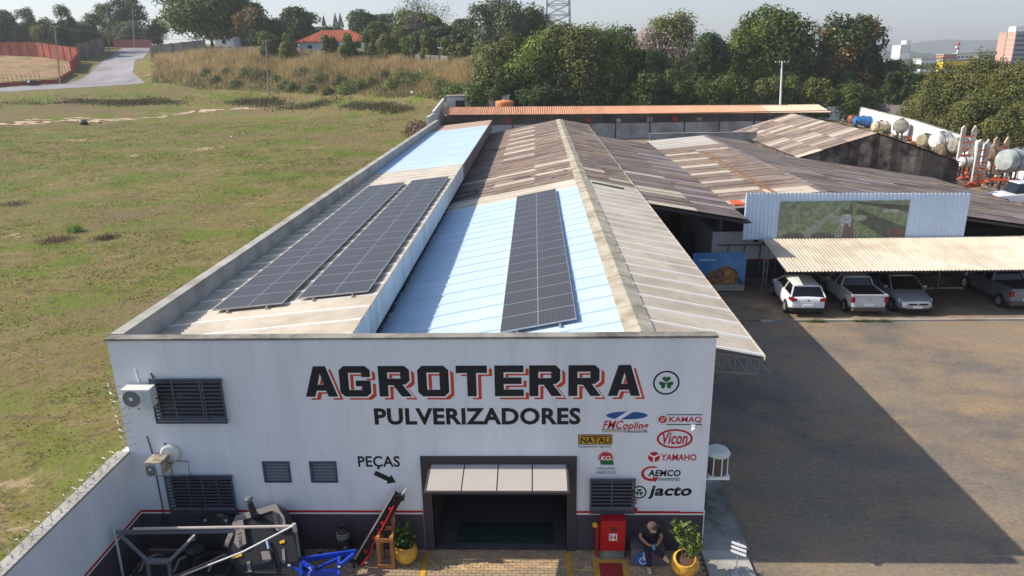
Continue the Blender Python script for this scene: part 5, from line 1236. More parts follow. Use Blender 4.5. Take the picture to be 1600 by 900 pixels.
for (px, py, c, lb_) in ((1597,297,(60,170,190),'turquoise drum by the truck cab'),(1572,292,(150,96,60),'rusty drum by the truck cab'),(1563,268,(196,190,176),'pale drum by the scrap heap')):
    p = yardp(px, py, 5.5); p.z = 0; d_ = empty('drum', (p.x,p.y,0), lb_, 'drum')
    MB().lathe([(.29,0),(.3,.03),(.29,.3),(.31,.32),(.29,.34),(.29,.6),(.31,.62),(.29,.64),(.3,.88),(.27,.9)], (p.x,p.y,0), 18).build('drum_shell', dm('drum_%d' % px, c), d_, smooth=True); MB().lathe([(.05,.9),(.05,.93)], (p.x+.15,p.y,0), 8).build('bung', DSTEEL, d_)

# ================================================================== block walls, road, bank
def gpt(x, y, Y): p = ony(x, y, Y); return Vector((p.x, p.y, tz(p.x, p.y)))
def wall_run(name, pts, hts, m, label, thick=.25, cat='wall', step=3.0, tall_px=None):
    e = empty(name, pts[0], label, cat); K = 0
    for (a, b_), h in zip(zip(pts[:-1], pts[1:]), hts):
        n = max(1, round((b_-a).length/step))
        for k in range(n):
            p, q = a+(b_-a)*k/n, a+(b_-a)*(k+1)/n; zb = min(tz(p.x,p.y), tz(q.x,q.y))-.3; zt = max(p.z, q.z)+h
            d_ = (q-p); d_.z = 0; d_.normalize(); s_ = V(-d_.y,d_.x,0)*thick/2
            MB().hexa([(*(p-s_).xy,zb),(*(q-s_).xy,zb),(*(q+s_).xy,zb),(*(p+s_).xy,zb),(*(p-s_).xy,p.z+h),(*(q-s_).xy,q.z+h),(*(q+s_).xy,q.z+h),(*(p+s_).xy,p.z+h)]).build('wall_section', m, e)
            MB().box(-.2,.2,-.2,.2,0,q.z+h+.12-zb).build('pier', m, e, local=True).matrix_local = Matrix.Translation(Vector((q.x,q.y,zb))-Vector(pts[0]))
    return e
BLOCK = mat('grey_block_wall', lin((132,126,122)), .95, var=.18, scale=.8, second=lin((96,90,86)), sscale=.4, samt=.5)
REDB = mat('red_brick_wall', lin((176,98,74)), .9, var=.15, scale=.8, second=lin((140,74,58)), sscale=.3, samt=.5)
REDPW = mat('red_painted_wall', lin((160,56,56)), .85, var=.12, scale=1)
DIRTW = mat('mouldy_wall', lin((128,112,98)), .95, var=.2, second=lin((72,64,58)), sscale=.4, samt=.6)
wall_run('block_wall', [gpt(236,88,184), gpt(322,87,182)], [4.1], BLOCK, 'tall grey block wall at the top of the road bank')
wall_run('block_wall', [gpt(322,88,183), gpt(430,93,174), gpt(520,97,165), gpt(620,103,153), gpt(750,110,134)], [2.3]*4, BLOCK, 'long low grey block wall along the top of the grassy bank')
wall_run('block_wall', [gpt(1078,150,122), gpt(1200,152,122), gpt(1330,158,120), gpt(1440,168,110)], [3.6,3.4,3.2], BLOCK, 'grey block wall behind the gallery under the mango trees')
wall_run('brick_wall', [gpt(-40,88,204), gpt(60,90,202), gpt(124,95,196)], [4.0,4.0], REDB, 'red brick wall above the brown slope')
wall_run('stepped_red_wall', [gpt(124,96,195), gpt(112,108,182)], [3.0], REDPW, 'short red painted wall stepping down to the road')
wall_run('mouldy_wall', [gpt(125,92,200), gpt(162,78,222)], [4.4], DIRTW, 'mould stained wall beside the road')
wall_run('pink_wall', [gpt(178,71,240), gpt(236,70,240)], [2.6], mat('pink_wall_paint', lin((178,110,112)), .9, var=.12), 'pink wall at the top of the road')
wall_run('low_red_wall', [gpt(112,109,181), gpt(92,127,168), gpt(0,139,159), gpt(-40,145,155)], [1.1,.9,.9], REDPW, 'low red wall along the road by the brown slope')
# road: a strip laid on the terrain
ASPH = mat('old_asphalt', lin((150,146,148)), .95, var=.1, scale=.3, second=lin((126,120,120)), sscale=.15, samt=.5)
def strip(name, left, right, m, lift=.05, n=14):
    def res(pts):
        ln = [0]
        for a, b_ in zip(pts[:-1], pts[1:]): ln.append(ln[-1]+(b_-a).length)
        out = []
        for i in range(n*4+1):
            s_ = ln[-1]*i/(n*4); k = max(j for j in range(len(ln)) if ln[j] <= s_+1e-6); k = min(k, len(pts)-2); t = (s_-ln[k])/max(ln[k+1]-ln[k],1e-6); out.append(pts[k]+(pts[k+1]-pts[k])*t)
        return out
    A, B2 = res(left), res(right); b = MB(); w_ = 6
    for p, q in zip(A, B2):
        for k in range(w_+1):
            r_ = p+(q-p)*k/w_; b.v.append((r_.x,r_.y,tz(r_.x,r_.y)+lift))
    b.f = [(i*(w_+1)+k,i*(w_+1)+k+1,(i+1)*(w_+1)+k+1,(i+1)*(w_+1)+k) for i in range(len(A)-1) for k in range(w_)]; b.m = [0]*len(b.f)
    o = b.build(name, m, smooth=True); o['kind'] = 'structure'; return o
rl = [gpt(-60,149,152), gpt(0,142,157), gpt(60,135,163), gpt(105,131,167), gpt(125,122,173), gpt(145,108,185), gpt(165,95,203), gpt(178,84,220), gpt(196,75,236)]
rr = [gpt(-60,160,147), gpt(0,151,150), gpt(70,143,155), gpt(150,136,160), gpt(228,131,164), gpt(208,118,176), gpt(212,102,192), gpt(226,88,210), gpt(236,75,236)]
strip('road', rl, rr, ASPH)
strip('road_kerb', [p+V(-.5,.4,0) for p in rl], [p+V(-.1,.05,0) for p in rl], CONC_D, .12)

strip('dry_slope', [gpt(-60,148,157), gpt(0,131,163), gpt(60,124,170), gpt(104,116,178)], [gpt(-60,88,203), gpt(0,88,202), gpt(70,90,200), gpt(120,97,195)], mat('dry_brown_slope', lin((158,124,90)), .95, var=.2, scale=.5, second=lin((120,110,60)), sscale=.2, samt=.5), .06)
# ================================================================== vegetation
KW = {'mid': 'mid green', 'dark': 'dark green', 'olive': 'olive green', 'light': 'light green', 'grey': 'grey green'}
LEAF = {'mid': (.098,.140,.030), 'dark': (.056,.092,.026), 'olive': (.128,.145,.038), 'light': (.140,.190,.034), 'grey': (.118,.140,.070), 'dry': (.26,.19,.085), 'brown': (.21,.145,.055), 'pink': (.50,.38,.36), 'bare': (.20,.155,.13), 'feather': (.135,.142,.040)}
BARK = mat('tree_bark', lin((106,92,80)), .95, var=.25, scale=3, bump=.4)
def tree(px0, px1, py0, Y, label, kind='mid', group=None, ybase=None, flat=1.0, dens=1.0, lobes=None, accent=None, leaf=None, trunk_show=.0, cat='tree', name='tree', Yd=None, seed=0, bark=BARK, depth=.8):
    """crown spans px0..px1 in the photo at distance Y, top at py0"""
    pa, pb = ony(px0, py0+20, Y), ony(px1, py0+20, Y); cx = (pa.x+pb.x)/2; wd = (pb.x-pa.x); top = ony((px0+px1)/2, py0, Y).z
    gz = tz(cx, Y); H = max(top-gz, 1.5); g = np.random.default_rng(int(px0*7+py0*13+Y)+seed)
    ch = H*(1-trunk_show) if trunk_show else (H*.92 if flat >= .8 else H*.78)
    cz = top-ch/2; a, b_, c = wd/2, wd/2*depth, ch/2
    e = empty(name, (cx,Y,gz), label, cat, group)
    nl = lobes or int(12+wd*1.1); LC = []; LR_ = []
    for k in range(nl):
        d = g.normal(size=3); d /= np.linalg.norm(d); d[2] = d[2]*.9+.12; r = g.uniform(.35,.78); rl_ = g.uniform(.34,.52)*min(a, c*1.4)
        LC.append(np.array([cx,Y,cz])+d*np.array([a,b_,c])*r); LR_.append(rl_)
    size = (leaf or np.clip(wd*.034, .26, .5))*1.12; n = int(np.clip(dens*nl*470, 1500, 26000)); base = np.array(LEAF[kind])
    per = n//nl; C_, N_, K_ = [], [], []
    for k in range(nl):
        d = g.normal(size=(per,3)); d /= np.linalg.norm(d, axis=1, keepdims=True); d[:,2] = np.where(d[:,2] < -.5, -d[:,2], d[:,2])
        rr_ = LR_[k]*(g.uniform(.6,1.06,(per,1)))*(1+.18*np.sin(d[:,:1]*7+k)*np.sin(d[:,1:2]*6))
        sq = np.array([1,1,.8 if flat >= .8 else .5]); C_.append(LC[k]+d*rr_*sq); N_.append(d+g.normal(0,.45,(per,3)))
        col = base*(1+g.normal(0,.14)); 
        if accent and g.random() < accent[1]: col = np.array(LEAF[accent[0]])*(1+g.normal(0,.1))
        K_.append(np.clip(1.15*col*(1+g.normal(0,.22,(per,1))), .006, 1))
    C_ = np.concatenate(C_)
    for ax_, lo_t, hi_t in ((0, cx-a, cx+a), (2, max(cz-c, gz+.2), top)):
        lo_, hi_ = np.percentile(C_[:,ax_], (1.0, 99.2)); C_[:,ax_] = lo_t+(C_[:,ax_]-lo_)*(hi_t-lo_t)/(hi_-lo_)
    C_[:,2] = np.maximum(C_[:,2], gz+.15)
    leaf_cloud('crown', C_, np.concatenate(N_), g.uniform(.7,1.4,len(C_))*size, np.concatenate(K_), e, aspect=1.25)
    tb = MB(); r0 = np.clip(H*.022, .08, .42); fork = Vector((cx+g.normal(0,.2),Y,gz+(H-ch)*.8+ch*.15))
    tb.tube([(cx,Y,gz-.2),(cx+g.normal(0,.1),Y,(gz+fork.z)/2),fork], [r0*1.25,r0,r0*.85], 8)
    for k in range(min(nl, 7)):
        q = Vector(LC[k]); md_ = fork.lerp(q,.5)+V(0,0,-.08*H+.1*H*g.random()); tb.tube([fork,md_,q], [r0*.6,r0*.38,r0*.12], 5)
    tb.build('trunk', bark, e, smooth=True)
    return e
GB = 'trees on the ridge behind the bank'
tree(-20,34,18,212,'dense green tree behind the brick wall at its far end','grey',GB)
tree(26,58,14,216,'rounded grey green tree behind the brick wall','grey',GB); tree(50,84,30,208,'low olive tree behind the brick wall','olive',GB); tree(74,114,10,214,'domed dark tree behind the brick wall near the utility pole','dark',GB); tree(112,156,22,222,'dark loose tree by the mouldy wall','dark',GB,dens=.8)
tree(150,190,6,250,'tall light green tree beside the upper road','mid',GB); tree(172,224,-14,256,'tallest dark tree over the upper road','dark',GB); tree(226,262,31,262,'low dark tree at the top of the road','dark',GB)
tree(252,388,-34,190,'large spreading tree with open branching trunk behind the block wall','mid',GB,flat=.55,trunk_show=.22,dens=1.2,lobes=34,depth=.7)
tree(370,442,8,184,'dense dark mango tree with brown flush above the bank','dark',GB,accent=('brown',.25)); tree(424,494,13,214,'dark flat topped tree beside the red roofed house','dark',GB,flat=.6)
tree(546,614,19,232,'dark umbrella shaped tree behind the red roofed house','dark',GB,flat=.5); tree(612,706,-6,236,'thin feathery tree above the umbrella crowns','grey',GB,dens=.35,leaf=.3); tree(586,690,20,204,'green umbrella tree beside the red roofed house','mid',GB,flat=.55,accent=('brown',.18)); tree(628,668,22,200,'brown leafless looking tree among the umbrella crowns','bare',GB,dens=.4,leaf=.25)
tree(664,774,33,192,'wide dark flat crown above the low block wall','dark',GB,flat=.5); tree(736,818,-2,176,'grey green eucalyptus like tree behind the yard trees','grey',GB,dens=.8); tree(786,866,14,184,'dark loose tree beside the lattice tower','dark',GB,dens=.8)
for k, (a, b_, t_) in enumerate(((404,434,50),(438,464,54),(503,527,56),(532,562,54),(566,594,47),(590,628,50),(626,660,56),(658,684,57),(688,714,61),(718,744,61),(700,730,70))):
    tree(a,b_,t_,168-k*3,KW['olive' if k % 3 else 'mid']+' bushy tree in the row behind the low block wall','olive' if k % 3 else 'mid','bushy trees along the low block wall',dens=.8)
YT = 'big trees behind the gallery'
for k, (a, b_, t_, Y, kd, lb_) in enumerate(((742,834,62,112,'olive','broad olive green tree behind the white end building'),(792,894,50,109,'light','olive green tree below the lattice tower'),(852,956,42,108,'olive','tallest green tree behind the gallery'),(912,1010,50,110,'mid','green tree behind the middle of the gallery'),(984,1062,84,109,'dark','dark green tree below the pink blossom'),(1030,1084,118,108,'dark','low dark tree at the end of the tree mass'))):
    tree(a,b_,t_,Y,lb_,kd,YT,dens=1.6,trunk_show=.02,lobes=44,leaf=.28)
tree(984,1088,24,122,'tree with pale pink blossom behind the gallery','olive',YT,accent=('pink',.40),trunk_show=.3,dens=.9,leaf=.28,lobes=30); tree(940,996,45,130,'dark tree behind the pink blossom','dark',YT)
MT = 'mango trees above the grey block wall'
tree(1070,1142,54,132,'round dark mango tree','dark',MT,lobes=24); tree(1138,1206,44,134,'light green lower lobe of mango beside the tall one','light',MT,lobes=24); tree(1160,1274,17,137,'tall bright green mango tree','mid',MT,lobes=36,dens=1.2); tree(1258,1304,34,140,'bare greyish tree between the mangoes','bare',MT,dens=.35,leaf=.2); tree(1288,1388,29,136,'mango tree with brown flowering patches','dark',MT,lobes=36,accent=('brown',.42),dens=1.2); tree(1364,1408,96,134,'small dark tree beside the flowering mango','dark',MT)
for k, (a, b_, t_) in enumerate(((1080,1130,128),(1125,1180,118),(1170,1222,122),(1215,1262,120),(1255,1300,124),(1300,1372,132))):
    tree(a,b_,t_,116+k % 2,KW['mid' if k % 2 else 'olive']+' shrub growing against the grey block wall','mid' if k % 2 else 'olive','shrubs below the block wall',cat='shrub',name='shrub',dens=.8)
RT = 'feathery trees beyond the white yard wall'
for k, (a, b_, t_, Y, lb_) in enumerate(((1418,1500,132,98,'low feathery tree starting the grove beyond the white wall'),(1440,1534,104,92,'olive feathery tree beyond the white wall'),(1494,1590,88,90,'tallest feathery tree beyond the white wall'),(1550,1660,94,84,'feathery tree beyond the truck cab'),(1480,1570,150,82,'low feathery tree close behind the white wall'),(1550,1650,165,76,'spreading feathery tree close behind the silver tank'))):
    tree(a,b_,t_,Y,lb_,'feather',RT,dens=1.6,leaf=.18,trunk_show=.02,lobes=32,flat=.8)
FW_ = 'crowns filling the ridge behind the wall'
q = random.Random(21)
for k in range(17):
    px = 388+k*24+q.uniform(-8,8); w_ = q.uniform(34,60); tree(px-w_/2,px+w_/2,48+q.uniform(-6,10),222+q.uniform(-8,14),KW[kd := q.choice(('dark','mid','olive','grey'))]+' crown filling the ridge behind the red roofed house',kd,FW_,dens=.6,seed=k)
for k in range(9):
    px = -10+k*27+q.uniform(-8,8); w_ = q.uniform(34,52); tree(px-w_/2,px+w_/2,40+q.uniform(-8,8),232+q.uniform(-6,20),KW[kd := q.choice(('dark','mid','olive','grey'))]+' crown filling the ridge behind the brick wall',kd,'crowns filling the ridge behind the brick wall',dens=.6,seed=k+50)
for k in range(12):
    px = 752+k*30+q.uniform(-6,6); tree(px-26,px+26,112+q.uniform(-12,14),105+q.uniform(-1,2),KW[kd := q.choice(('dark','dark','mid'))]+' undergrowth bush below the trees behind the gallery',kd,'undergrowth behind the gallery',cat='shrub',name='shrub',dens=.7,seed=k)
for k in range(13):
    px = 1080+k*27+q.uniform(-6,6); tree(px-24,px+24,88+q.uniform(-10,16),146+q.uniform(-4,8),KW[kd := q.choice(('dark','dark','mid'))]+' undergrowth bush between the mango trees',kd,'undergrowth between the mango trees',cat='shrub',name='shrub',dens=.6,seed=k)
for k in range(4):
    px = 1398+k*16; tree(px-18,px+20,117+q.uniform(-4,5),124,'dark bush beyond the corner of the grey block wall','dark','bushes beyond the block wall corner',cat='shrub',name='shrub',dens=.7,seed=k)
# palms and far pines
def palm(px, py, Y, label):
    p = ony(px, py, Y); gz = tz(p.x, Y); e = empty('palm_tree', (p.x,Y,gz), label, 'palm', 'palms by the yellow building')
    MB().tube([(p.x,Y,gz-.2),(p.x+.2,Y,p.z)], [.3,.2], 8).build('trunk', BARK, e); b = MB()
    for k in range(16):
        a_ = 2*math.pi*k/16; d = V(math.cos(a_),math.sin(a_),0); q = [p+d*t*3.4+V(0,0,1.6*t-3.2*t*t) for t in (0,.35,.7,1)]; s_ = V(-d.y,d.x,0)*.35
        for u, v in zip(q[:-1], q[1:]): b.quad(u-s_,v-s_*.7,v+s_*.7,u+s_)
    b.build('crown', mat('palm_frond', (.05,.075,.028), .7, var=.2), e, recalc=False)
palm(1431,101,260,'palm beside the yellow building'); palm(1449,101,262,'palm beside the yellow building'); palm(1405,104,280,'palm beside the yellow building')
def pine(px, pyt, pyb, Y, label):
    p, q = ony(px,pyt,Y), ony(px,pyb,Y); e = empty('norfolk_pine', (p.x,Y,tz(p.x,Y)), label, 'pine', 'far pines above the red roof')
    MB().tube([(p.x,Y,tz(p.x,Y)-.2),(p.x,Y,p.z)], [.4,.08], 6).build('trunk', BARK, e); b = MB(); g = random.Random(int(px))
    for k in range(11):
        z = q.z+(p.z-q.z)*k/11; r = (1-k/11.5)*(p.z-q.z)*.25
        for j in range(9):
            a_ = 2*math.pi*j/9+k; b.quad((p.x,Y,z),(p.x+r*math.cos(a_),Y+r*math.sin(a_),z-.2),(p.x+r*math.cos(a_+.35),Y+r*math.sin(a_+.35),z+.5))
    b.build('crown', mat('pine_needles', (.035,.055,.03), .8, var=.2), e, recalc=False)
pine(523,20,42,330,'slim far pine above the red roof'); pine(531,20,42,330,'slim far pine above the red roof'); pine(505,24,40,345,'slim far pine above the red roof')

# grass: numpy blades
def blades(name, P, h, wd, cols, lean=.35, parent=None):
    n = len(P); g = np.random.default_rng(n); a_ = g.uniform(0,2*np.pi,n); u = np.c_[np.cos(a_),np.sin(a_),np.zeros(n)]*(wd/2)[:,None]
    tip = P+np.c_[g.normal(0,lean,n)*h, g.normal(0,lean,n)*h, h]
    co = np.stack([P-u,P+u,tip],1).reshape(-1,3); me = bpy.data.meshes.new(name); me.vertices.add(3*n); me.vertices.foreach_set('co', co.ravel()); me.loops.add(3*n); me.loops.foreach_set('vertex_index', np.arange(3*n)); me.polygons.add(n); me.polygons.foreach_set('loop_start', np.arange(n)*3)
    me.update(calc_edges=True); at = me.attributes.new('Col','FLOAT_COLOR','POINT'); c4 = np.ones((3*n,4)); c4[:,:3] = np.repeat(cols,3,0); at.data.foreach_set('color', c4.ravel()); me.materials.append(leafmat('grass_blade', .45, .8))
    o = link(name, me, parent); o['kind'] = 'stuff'; return o
g = np.random.default_rng(12)
def clumps(x, y, s):   # cheap smooth noise
    v = 0
    for k, f in enumerate((.35,.8,1.9)): v = v+np.sin(x*f*s+2.1*np.sin(y*f*.7*s+k))*np.cos(y*f*s*.9+1.7*np.sin(x*f*.6*s+2*k))/(k+1)
    return v/1.6
N0 = 300000; yy = -10+(g.random(N0)**1.9)*125; xx = -.6-(g.random(N0))*(18+(yy+16)*.86)
c = .5*clumps(xx, yy, 1.0)+.5*clumps(xx+9, yy-4, 2.6)+.45*clumps(xx-20, yy+7, .3); keep = g.random(N0) < np.clip(.55+.6*c, .06, 1); xx, yy, c = xx[keep], yy[keep], c[keep]
zz = tzs(np.c_[xx,yy])+.10*np.sin(xx*.55+1.3*np.sin(yy*.31))*np.sin(yy*.47+xx*.13)
dry = g.random(len(xx)) < np.clip(.42-.75*c, .04, .95); far = np.clip(yy/90,0,1)
col = np.where(dry[:,None], np.array([[.29,.22,.105]]), np.array([[.18,.225,.042]]))*(1+g.normal(0,.22,(len(xx),1)))
tg = blades('field_grass', np.c_[xx,yy,zz-.03], (.05+.07*g.random(len(xx))+.05*np.clip(c,0,1))*(1+.6*far), .05*(1+2.2*far)+.02*g.random(len(xx)), np.clip(col,.01,1), .9)
tag(tg, 'short patchy green and dry grass covering the open field', 'grass')
# bank: tall dry grass and dark shrubs between base line and wall
bb = np.array([[(q := ony(x,y,Y)).x, q.y] for x,y,Y in ((236,131,163),(320,143,157),(420,148,151),(500,153,143),(600,157,131),(680,160,121),(752,166,108))]); bt = np.array([[(q := ony(x,y,Y)).x, q.y] for x,y,Y in ((244,92,183),(330,90,180),(424,94,173),(516,98,164),(620,104,152),(690,108,141),(752,111,132))])
N1 = 80000; s_ = g.random(N1)*5.999; k = s_.astype(int); f = (s_-k)[:,None]; t = (g.random(N1)**.8)[:,None]
pb = bb[k]*(1-f)+bb[k+1]*f; pt_ = bt[k]*(1-f)+bt[k+1]*f; pos = pb*(1-t)+pt_*t; t = t[:,0]
cz_ = clumps(pos[:,0], pos[:,1], .6); z = tzs(pos)
hh = (.5+1.9*np.clip(t*1.6,0,1))*(.75+.5*g.random(N1))*(1+.25*cz_)
grn = g.random(N1) < np.clip(.55-.9*t-.25*cz_, .04, .8)
col = np.where(grn[:,None], np.array([[.11,.13,.04]]), np.array([[.46,.35,.18]]))*(1+g.normal(0,.22,(N1,1)))*(1+.35*clumps(pos[:,0],pos[:,1],1.7))[:,None]
tag(blades('bank_grass', np.c_[pos,z-.1], hh, .08+.10*g.random(N1), np.clip(col,.01,1), .3), 'tall dry grass covering the bank below the block wall', 'grass')
for kx in range(30):
    s2 = 1.0+kx*.163; kk = int(s2); f2 = s2-kk; t2 = rnd.uniform(.05,.5); a_ = bb[kk]*(1-f2)+bb[kk+1]*f2; b2 = bt[kk]*(1-f2)+bt[kk+1]*f2; p = a_*(1-t2)+b2*t2; r_ = rnd.uniform(1.2,2.7); z = tz(*p)
    n = 700; d = g.normal(size=(n,3)); d /= np.linalg.norm(d,axis=1,keepdims=True); d[:,2] = abs(d[:,2]); C_ = np.array([p[0],p[1],z])+d*r_*np.array([1,1,1.15])*g.uniform(.5,1.1,(n,1))
    e = empty('bank_shrub', (p[0],p[1],z), KW[('mid','olive','dark','light')[kx % 4]]+' shrub in the dry grass of the bank', 'shrub', 'shrubs on the grassy bank'); leaf_cloud('foliage', C_, d+g.normal(0,.4,(n,3)), g.uniform(.18,.42,n), jitter_cols(LEAF[('mid','olive','dark','light')[kx % 4]], n, g, .25), e); MB().tube([(p[0],p[1],z-.2),(p[0]+.1,p[1],z+r_*.8)],[.08,.03],5).build('stem', BARK, e)
# low dark scrub strip at the field edge
fe = np.array([[(q := ony(x,y,Y)).x, q.y] for x,y,Y in ((-30,166,130),(60,163,135),(150,158,140),(240,153,145),(330,156,144),(420,159,140),(520,164,128),(640,170,112))])
N2 = 30000; s_ = g.random(N2)**1.4*6.999; k = s_.astype(int); f = (s_-k)[:,None]; pos = fe[k]*(1-f)+fe[k+1]*f; pos[:,1] += g.normal(0,2.6,N2)+2+2.5*np.sin(pos[:,0]*.19); pos[:,0] += g.normal(0,.8,N2); cz_ = clumps(pos[:,0],pos[:,1],.45)
keep = g.random(N2) < np.clip(.38+.9*cz_,.02,1); pos = pos[keep]; cz_ = cz_[keep]; n2 = len(pos); col = np.where((g.random(n2) < .55)[:,None], np.array([[.07,.085,.03]]), np.array([[.14,.11,.065]]))*(1+g.normal(0,.25,(n2,1)))
tag(blades('field_edge_scrub', np.c_[pos,tzs(pos)-.05], (.2+.6*g.random(n2))*(.7+.6*np.clip(cz_,0,1)), .12+.15*g.random(n2), np.clip(col,.01,1), .4), 'low dark scrub along the far edge of the field', 'scrub')
# bare soil showing along the old track and in spots
sb = MB(); q = random.Random(5)
def hit(px, py):
    for Y in range(0, 280):
        p = ony(px, py, Y)
        if p.z <= tz(p.x, p.y): return p
    return p
def soil(px, py, r_):
    p = hit(px, py)
    n = 11; ph = q.uniform(0,6); ring = []
    for k in range(n):
        a_ = 2*math.pi*k/n; rr_ = r_*(1+.5*math.sin(2*a_+ph)+q.uniform(-.35,.35)); x, y = p.x+rr_*1.7*math.cos(a_), p.y+rr_*math.sin(a_); ring.append((x,y,tz(x,y)+.10*math.sin(x*.55+1.3*math.sin(y*.31))*math.sin(y*.47+x*.13)+.07))
    sb.quad(*ring)
for k in range(90):
    t_ = q.random(); px = 400*t_; soil(px+q.uniform(-6,6), 197-25*t_-3*math.sin(t_*9)+q.uniform(-3,3)*(1.2-t_), q.uniform(.25,.7))
o = sb.build('bare_soil', mat('pale_bare_soil', lin((196,168,140)), .95, var=.2, scale=1.5), recalc=False); o['kind'] = 'structure'
# tufts, dry bush by the wall, rubbish, dark lump
def tuft(px, py, r_, colr, label, n=220, name='grass_tuft', h=1.0, cat='grass tuft', group=None):
    p = onz(px,py,0); z = tz(p.x,p.y); e = empty(name,(p.x,p.y,z),label,cat,group); P_ = np.array([p.x,p.y,z])+np.c_[g.normal(0,r_*.5,n),g.normal(0,r_*.5,n),np.zeros(n)]
    o = blades('blades', P_, h*(.3+.5*g.random(n)), np.full(n,.05), jitter_cols(colr,n,g,.2), .45, e); o.matrix_parent_inverse = Matrix.Translation(-Vector(e.location))
tuft(118,360,.55,(.16,.26,.06),'bright green grass tuft among brown dead stalks'); tuft(88,375,1.3,(.16,.11,.08),'flattened patch of brown dead stalks around the bright tuft',500,h=.45); tuft(165,372,.9,(.12,.085,.06),'dark brown dead stalks beside the bright tuft',320,h=.5); tuft(20,320,1.5,(.13,.095,.065),'brown dead growth patch at the edge of the field',420,h=.5)
p = gpt(655,183,92)
n = 900; d = g.normal(size=(n,3)); d /= np.linalg.norm(d,axis=1,keepdims=True); d[:,2] = abs(d[:,2]); e = empty('dry_bush', p, 'brown dry bush against the warehouse parapet', 'bush'); leaf_cloud('twigs', np.array(p)+d*np.array([2.6,3.2,2.0])*g.uniform(.4,1.05,(n,1)), d+g.normal(0,.6,(n,3)), g.uniform(.15,.4,n), jitter_cols((.17,.11,.07),n,g,.25), e, aspect=2.2); MB().tube([p-V(0,0,.2),p+V(.1,0,1.2)],[.08,.03],5).build('stem', BARK, e)
def lump(px, py, r_, m_, label, name, cat, Y=None, group=None):
    p = gpt(px,py,Y) if Y else onz(px,py,0); p = V(p.x,p.y,tz(p.x,p.y)); q = random.Random(px); b = MB()
    pr = [(r_*.5,-.05),(r_*.95,r_*.2),(r_,r_*.5),(r_*.7,r_*.85),(r_*.15,r_)]; b.lathe(pr, p, 10); b.v = [(x+q.uniform(-.14,.14)*r_,y+q.uniform(-.14,.14)*r_,z+q.uniform(-.12,.12)*r_) for x,y,z in b.v]
    return tag(b.build(name, m_, smooth=True), label, cat, group)
lump(128,179,.75,BLACKPL,'black rubbish bag lying on the far field','rubbish_bag','rubbish bag',112); lump(153,175,.3,BLACKPL,'small black scrap lying on the far field','rubbish_scrap','rubbish',114)
lump(50,130,1.2,BLACKPL,'pile of black bags by the low red wall','rubbish_bag','rubbish bag',163); lump(646,154,.5,WHITEP,'white rubbish on the grass below the bank','rubbish_scrap','rubbish',128)
for (px, py) in ((450,359),(364,229),(383,225),(410,368)): lump(px,py,.14,WHITEP,'small white litter on the field grass','litter','litter',None,'litter on the field')

for (px, py) in ((1275,503),(1350,503),(1380,503)):
    p = onz(px,py,0); P_ = np.array([p.x,16.78,.0])+np.c_[g.normal(0,.22,150),g.normal(0,.04,150),np.zeros(150)]; e = empty('weed_tuft',(p.x,16.78,0),'green weed tuft growing along the carport kerb','weed','weeds along the carport kerb'); o = blades('blades',P_,.10+.12*g.random(150),np.full(150,.03),jitter_cols((.16,.20,.06),150,g,.2),.5,e); o.matrix_parent_inverse = Matrix.Translation(-Vector(e.location))
# ================================================================== poles, tower, wires, houses, town
POLE = mat('pole_concrete', lin((150,138,124)), .9, var=.1)
def upole(px, pyt, pyb, Y, label, arm=True, lamp=False, lean=0, m_=POLE):
    t, b_ = ony(px,pyt,Y), ony(px,pyb,Y); z0 = tz(b_.x,Y); e = empty('utility_pole', (b_.x,Y,z0), label, 'pole', 'utility poles'); top = V(t.x+lean,Y,t.z)
    MB().tube([(b_.x,Y,z0-.3),top], [.20,.12], 8).build('post', m_, e)
    if arm: MB().bar(top+V(-1.1,0,-.25),top+V(1.1,0,-.25),.1).build('crossarm', POLE, e)
    if arm:
        for s_ in (-1,-.4,.4,1): MB().lathe([(.05,0),(.06,.12),(.03,.2)], top+V(s_,0,-.2), 8).build('insulator', WHITEP, e)
    if lamp: MB().tube([top+V(0,0,-1.6),top+V(1.2,-.3,-.7)], .04, 6).build('lamp_arm', STEEL, e); MB().hexa([top+V(1.1,-.4,-.75),top+V(1.6,-.5,-.62),top+V(1.6,-.2,-.62),top+V(1.1,-.2,-.75),top+V(1.1,-.4,-.65),top+V(1.6,-.5,-.55),top+V(1.6,-.2,-.55),top+V(1.1,-.2,-.65)]).build('lamp_head', GREYP, e)
    return top
T1 = upole(94,40,131,167,'leaning grey utility pole at the road corner',True,False,-1.4); T2 = upole(170,4,80,224,'utility pole with street lamp beside the upper road',True,True,-.8); T3 = upole(209,12,72,238,'pale utility pole at the top of the road',False,True,-.4); T4 = upole(420,62,148,150,'slim pole at the foot of the grassy bank',True,False,-.7); T5 = upole(1221,95,162,108,'white concrete pole behind the gallery roof',True,False,.1,WHITEP)
T6 = upole(44,10,30,236,'distant utility pole behind the rounded tree',True)
for (a, b_) in ((T6,T1),(T1,T2),(T2,T3),(T1,T4)):
    pts = [a.lerp(b_,t)+V(0,0,-.3-4*.9*t*(1-t)) for t in (0,.2,.4,.6,.8,1)]; tag(MB().tube(pts,.018,4).build('power_line', DSTEEL), 'thin power line sagging between two utility poles', 'cable', 'power lines')
# fence posts by low red wall
for k in range(13):
    t = k/12; q = gpt(8+84*t,137-9*t,160+7*t) if k < 9 else gpt(93+(k-9)*5,121-(k-9)*3.2,172+(k-9)*2.6)
    o = MB().tube([q+V(0,0,-.2),q+V(0,0,2.4),q+V(-.35,0,2.8)],.06,5).build('fence_post', CONC_D); tag(o,'bent top concrete fence post behind the low red wall','fence post','fence posts behind the low red wall')
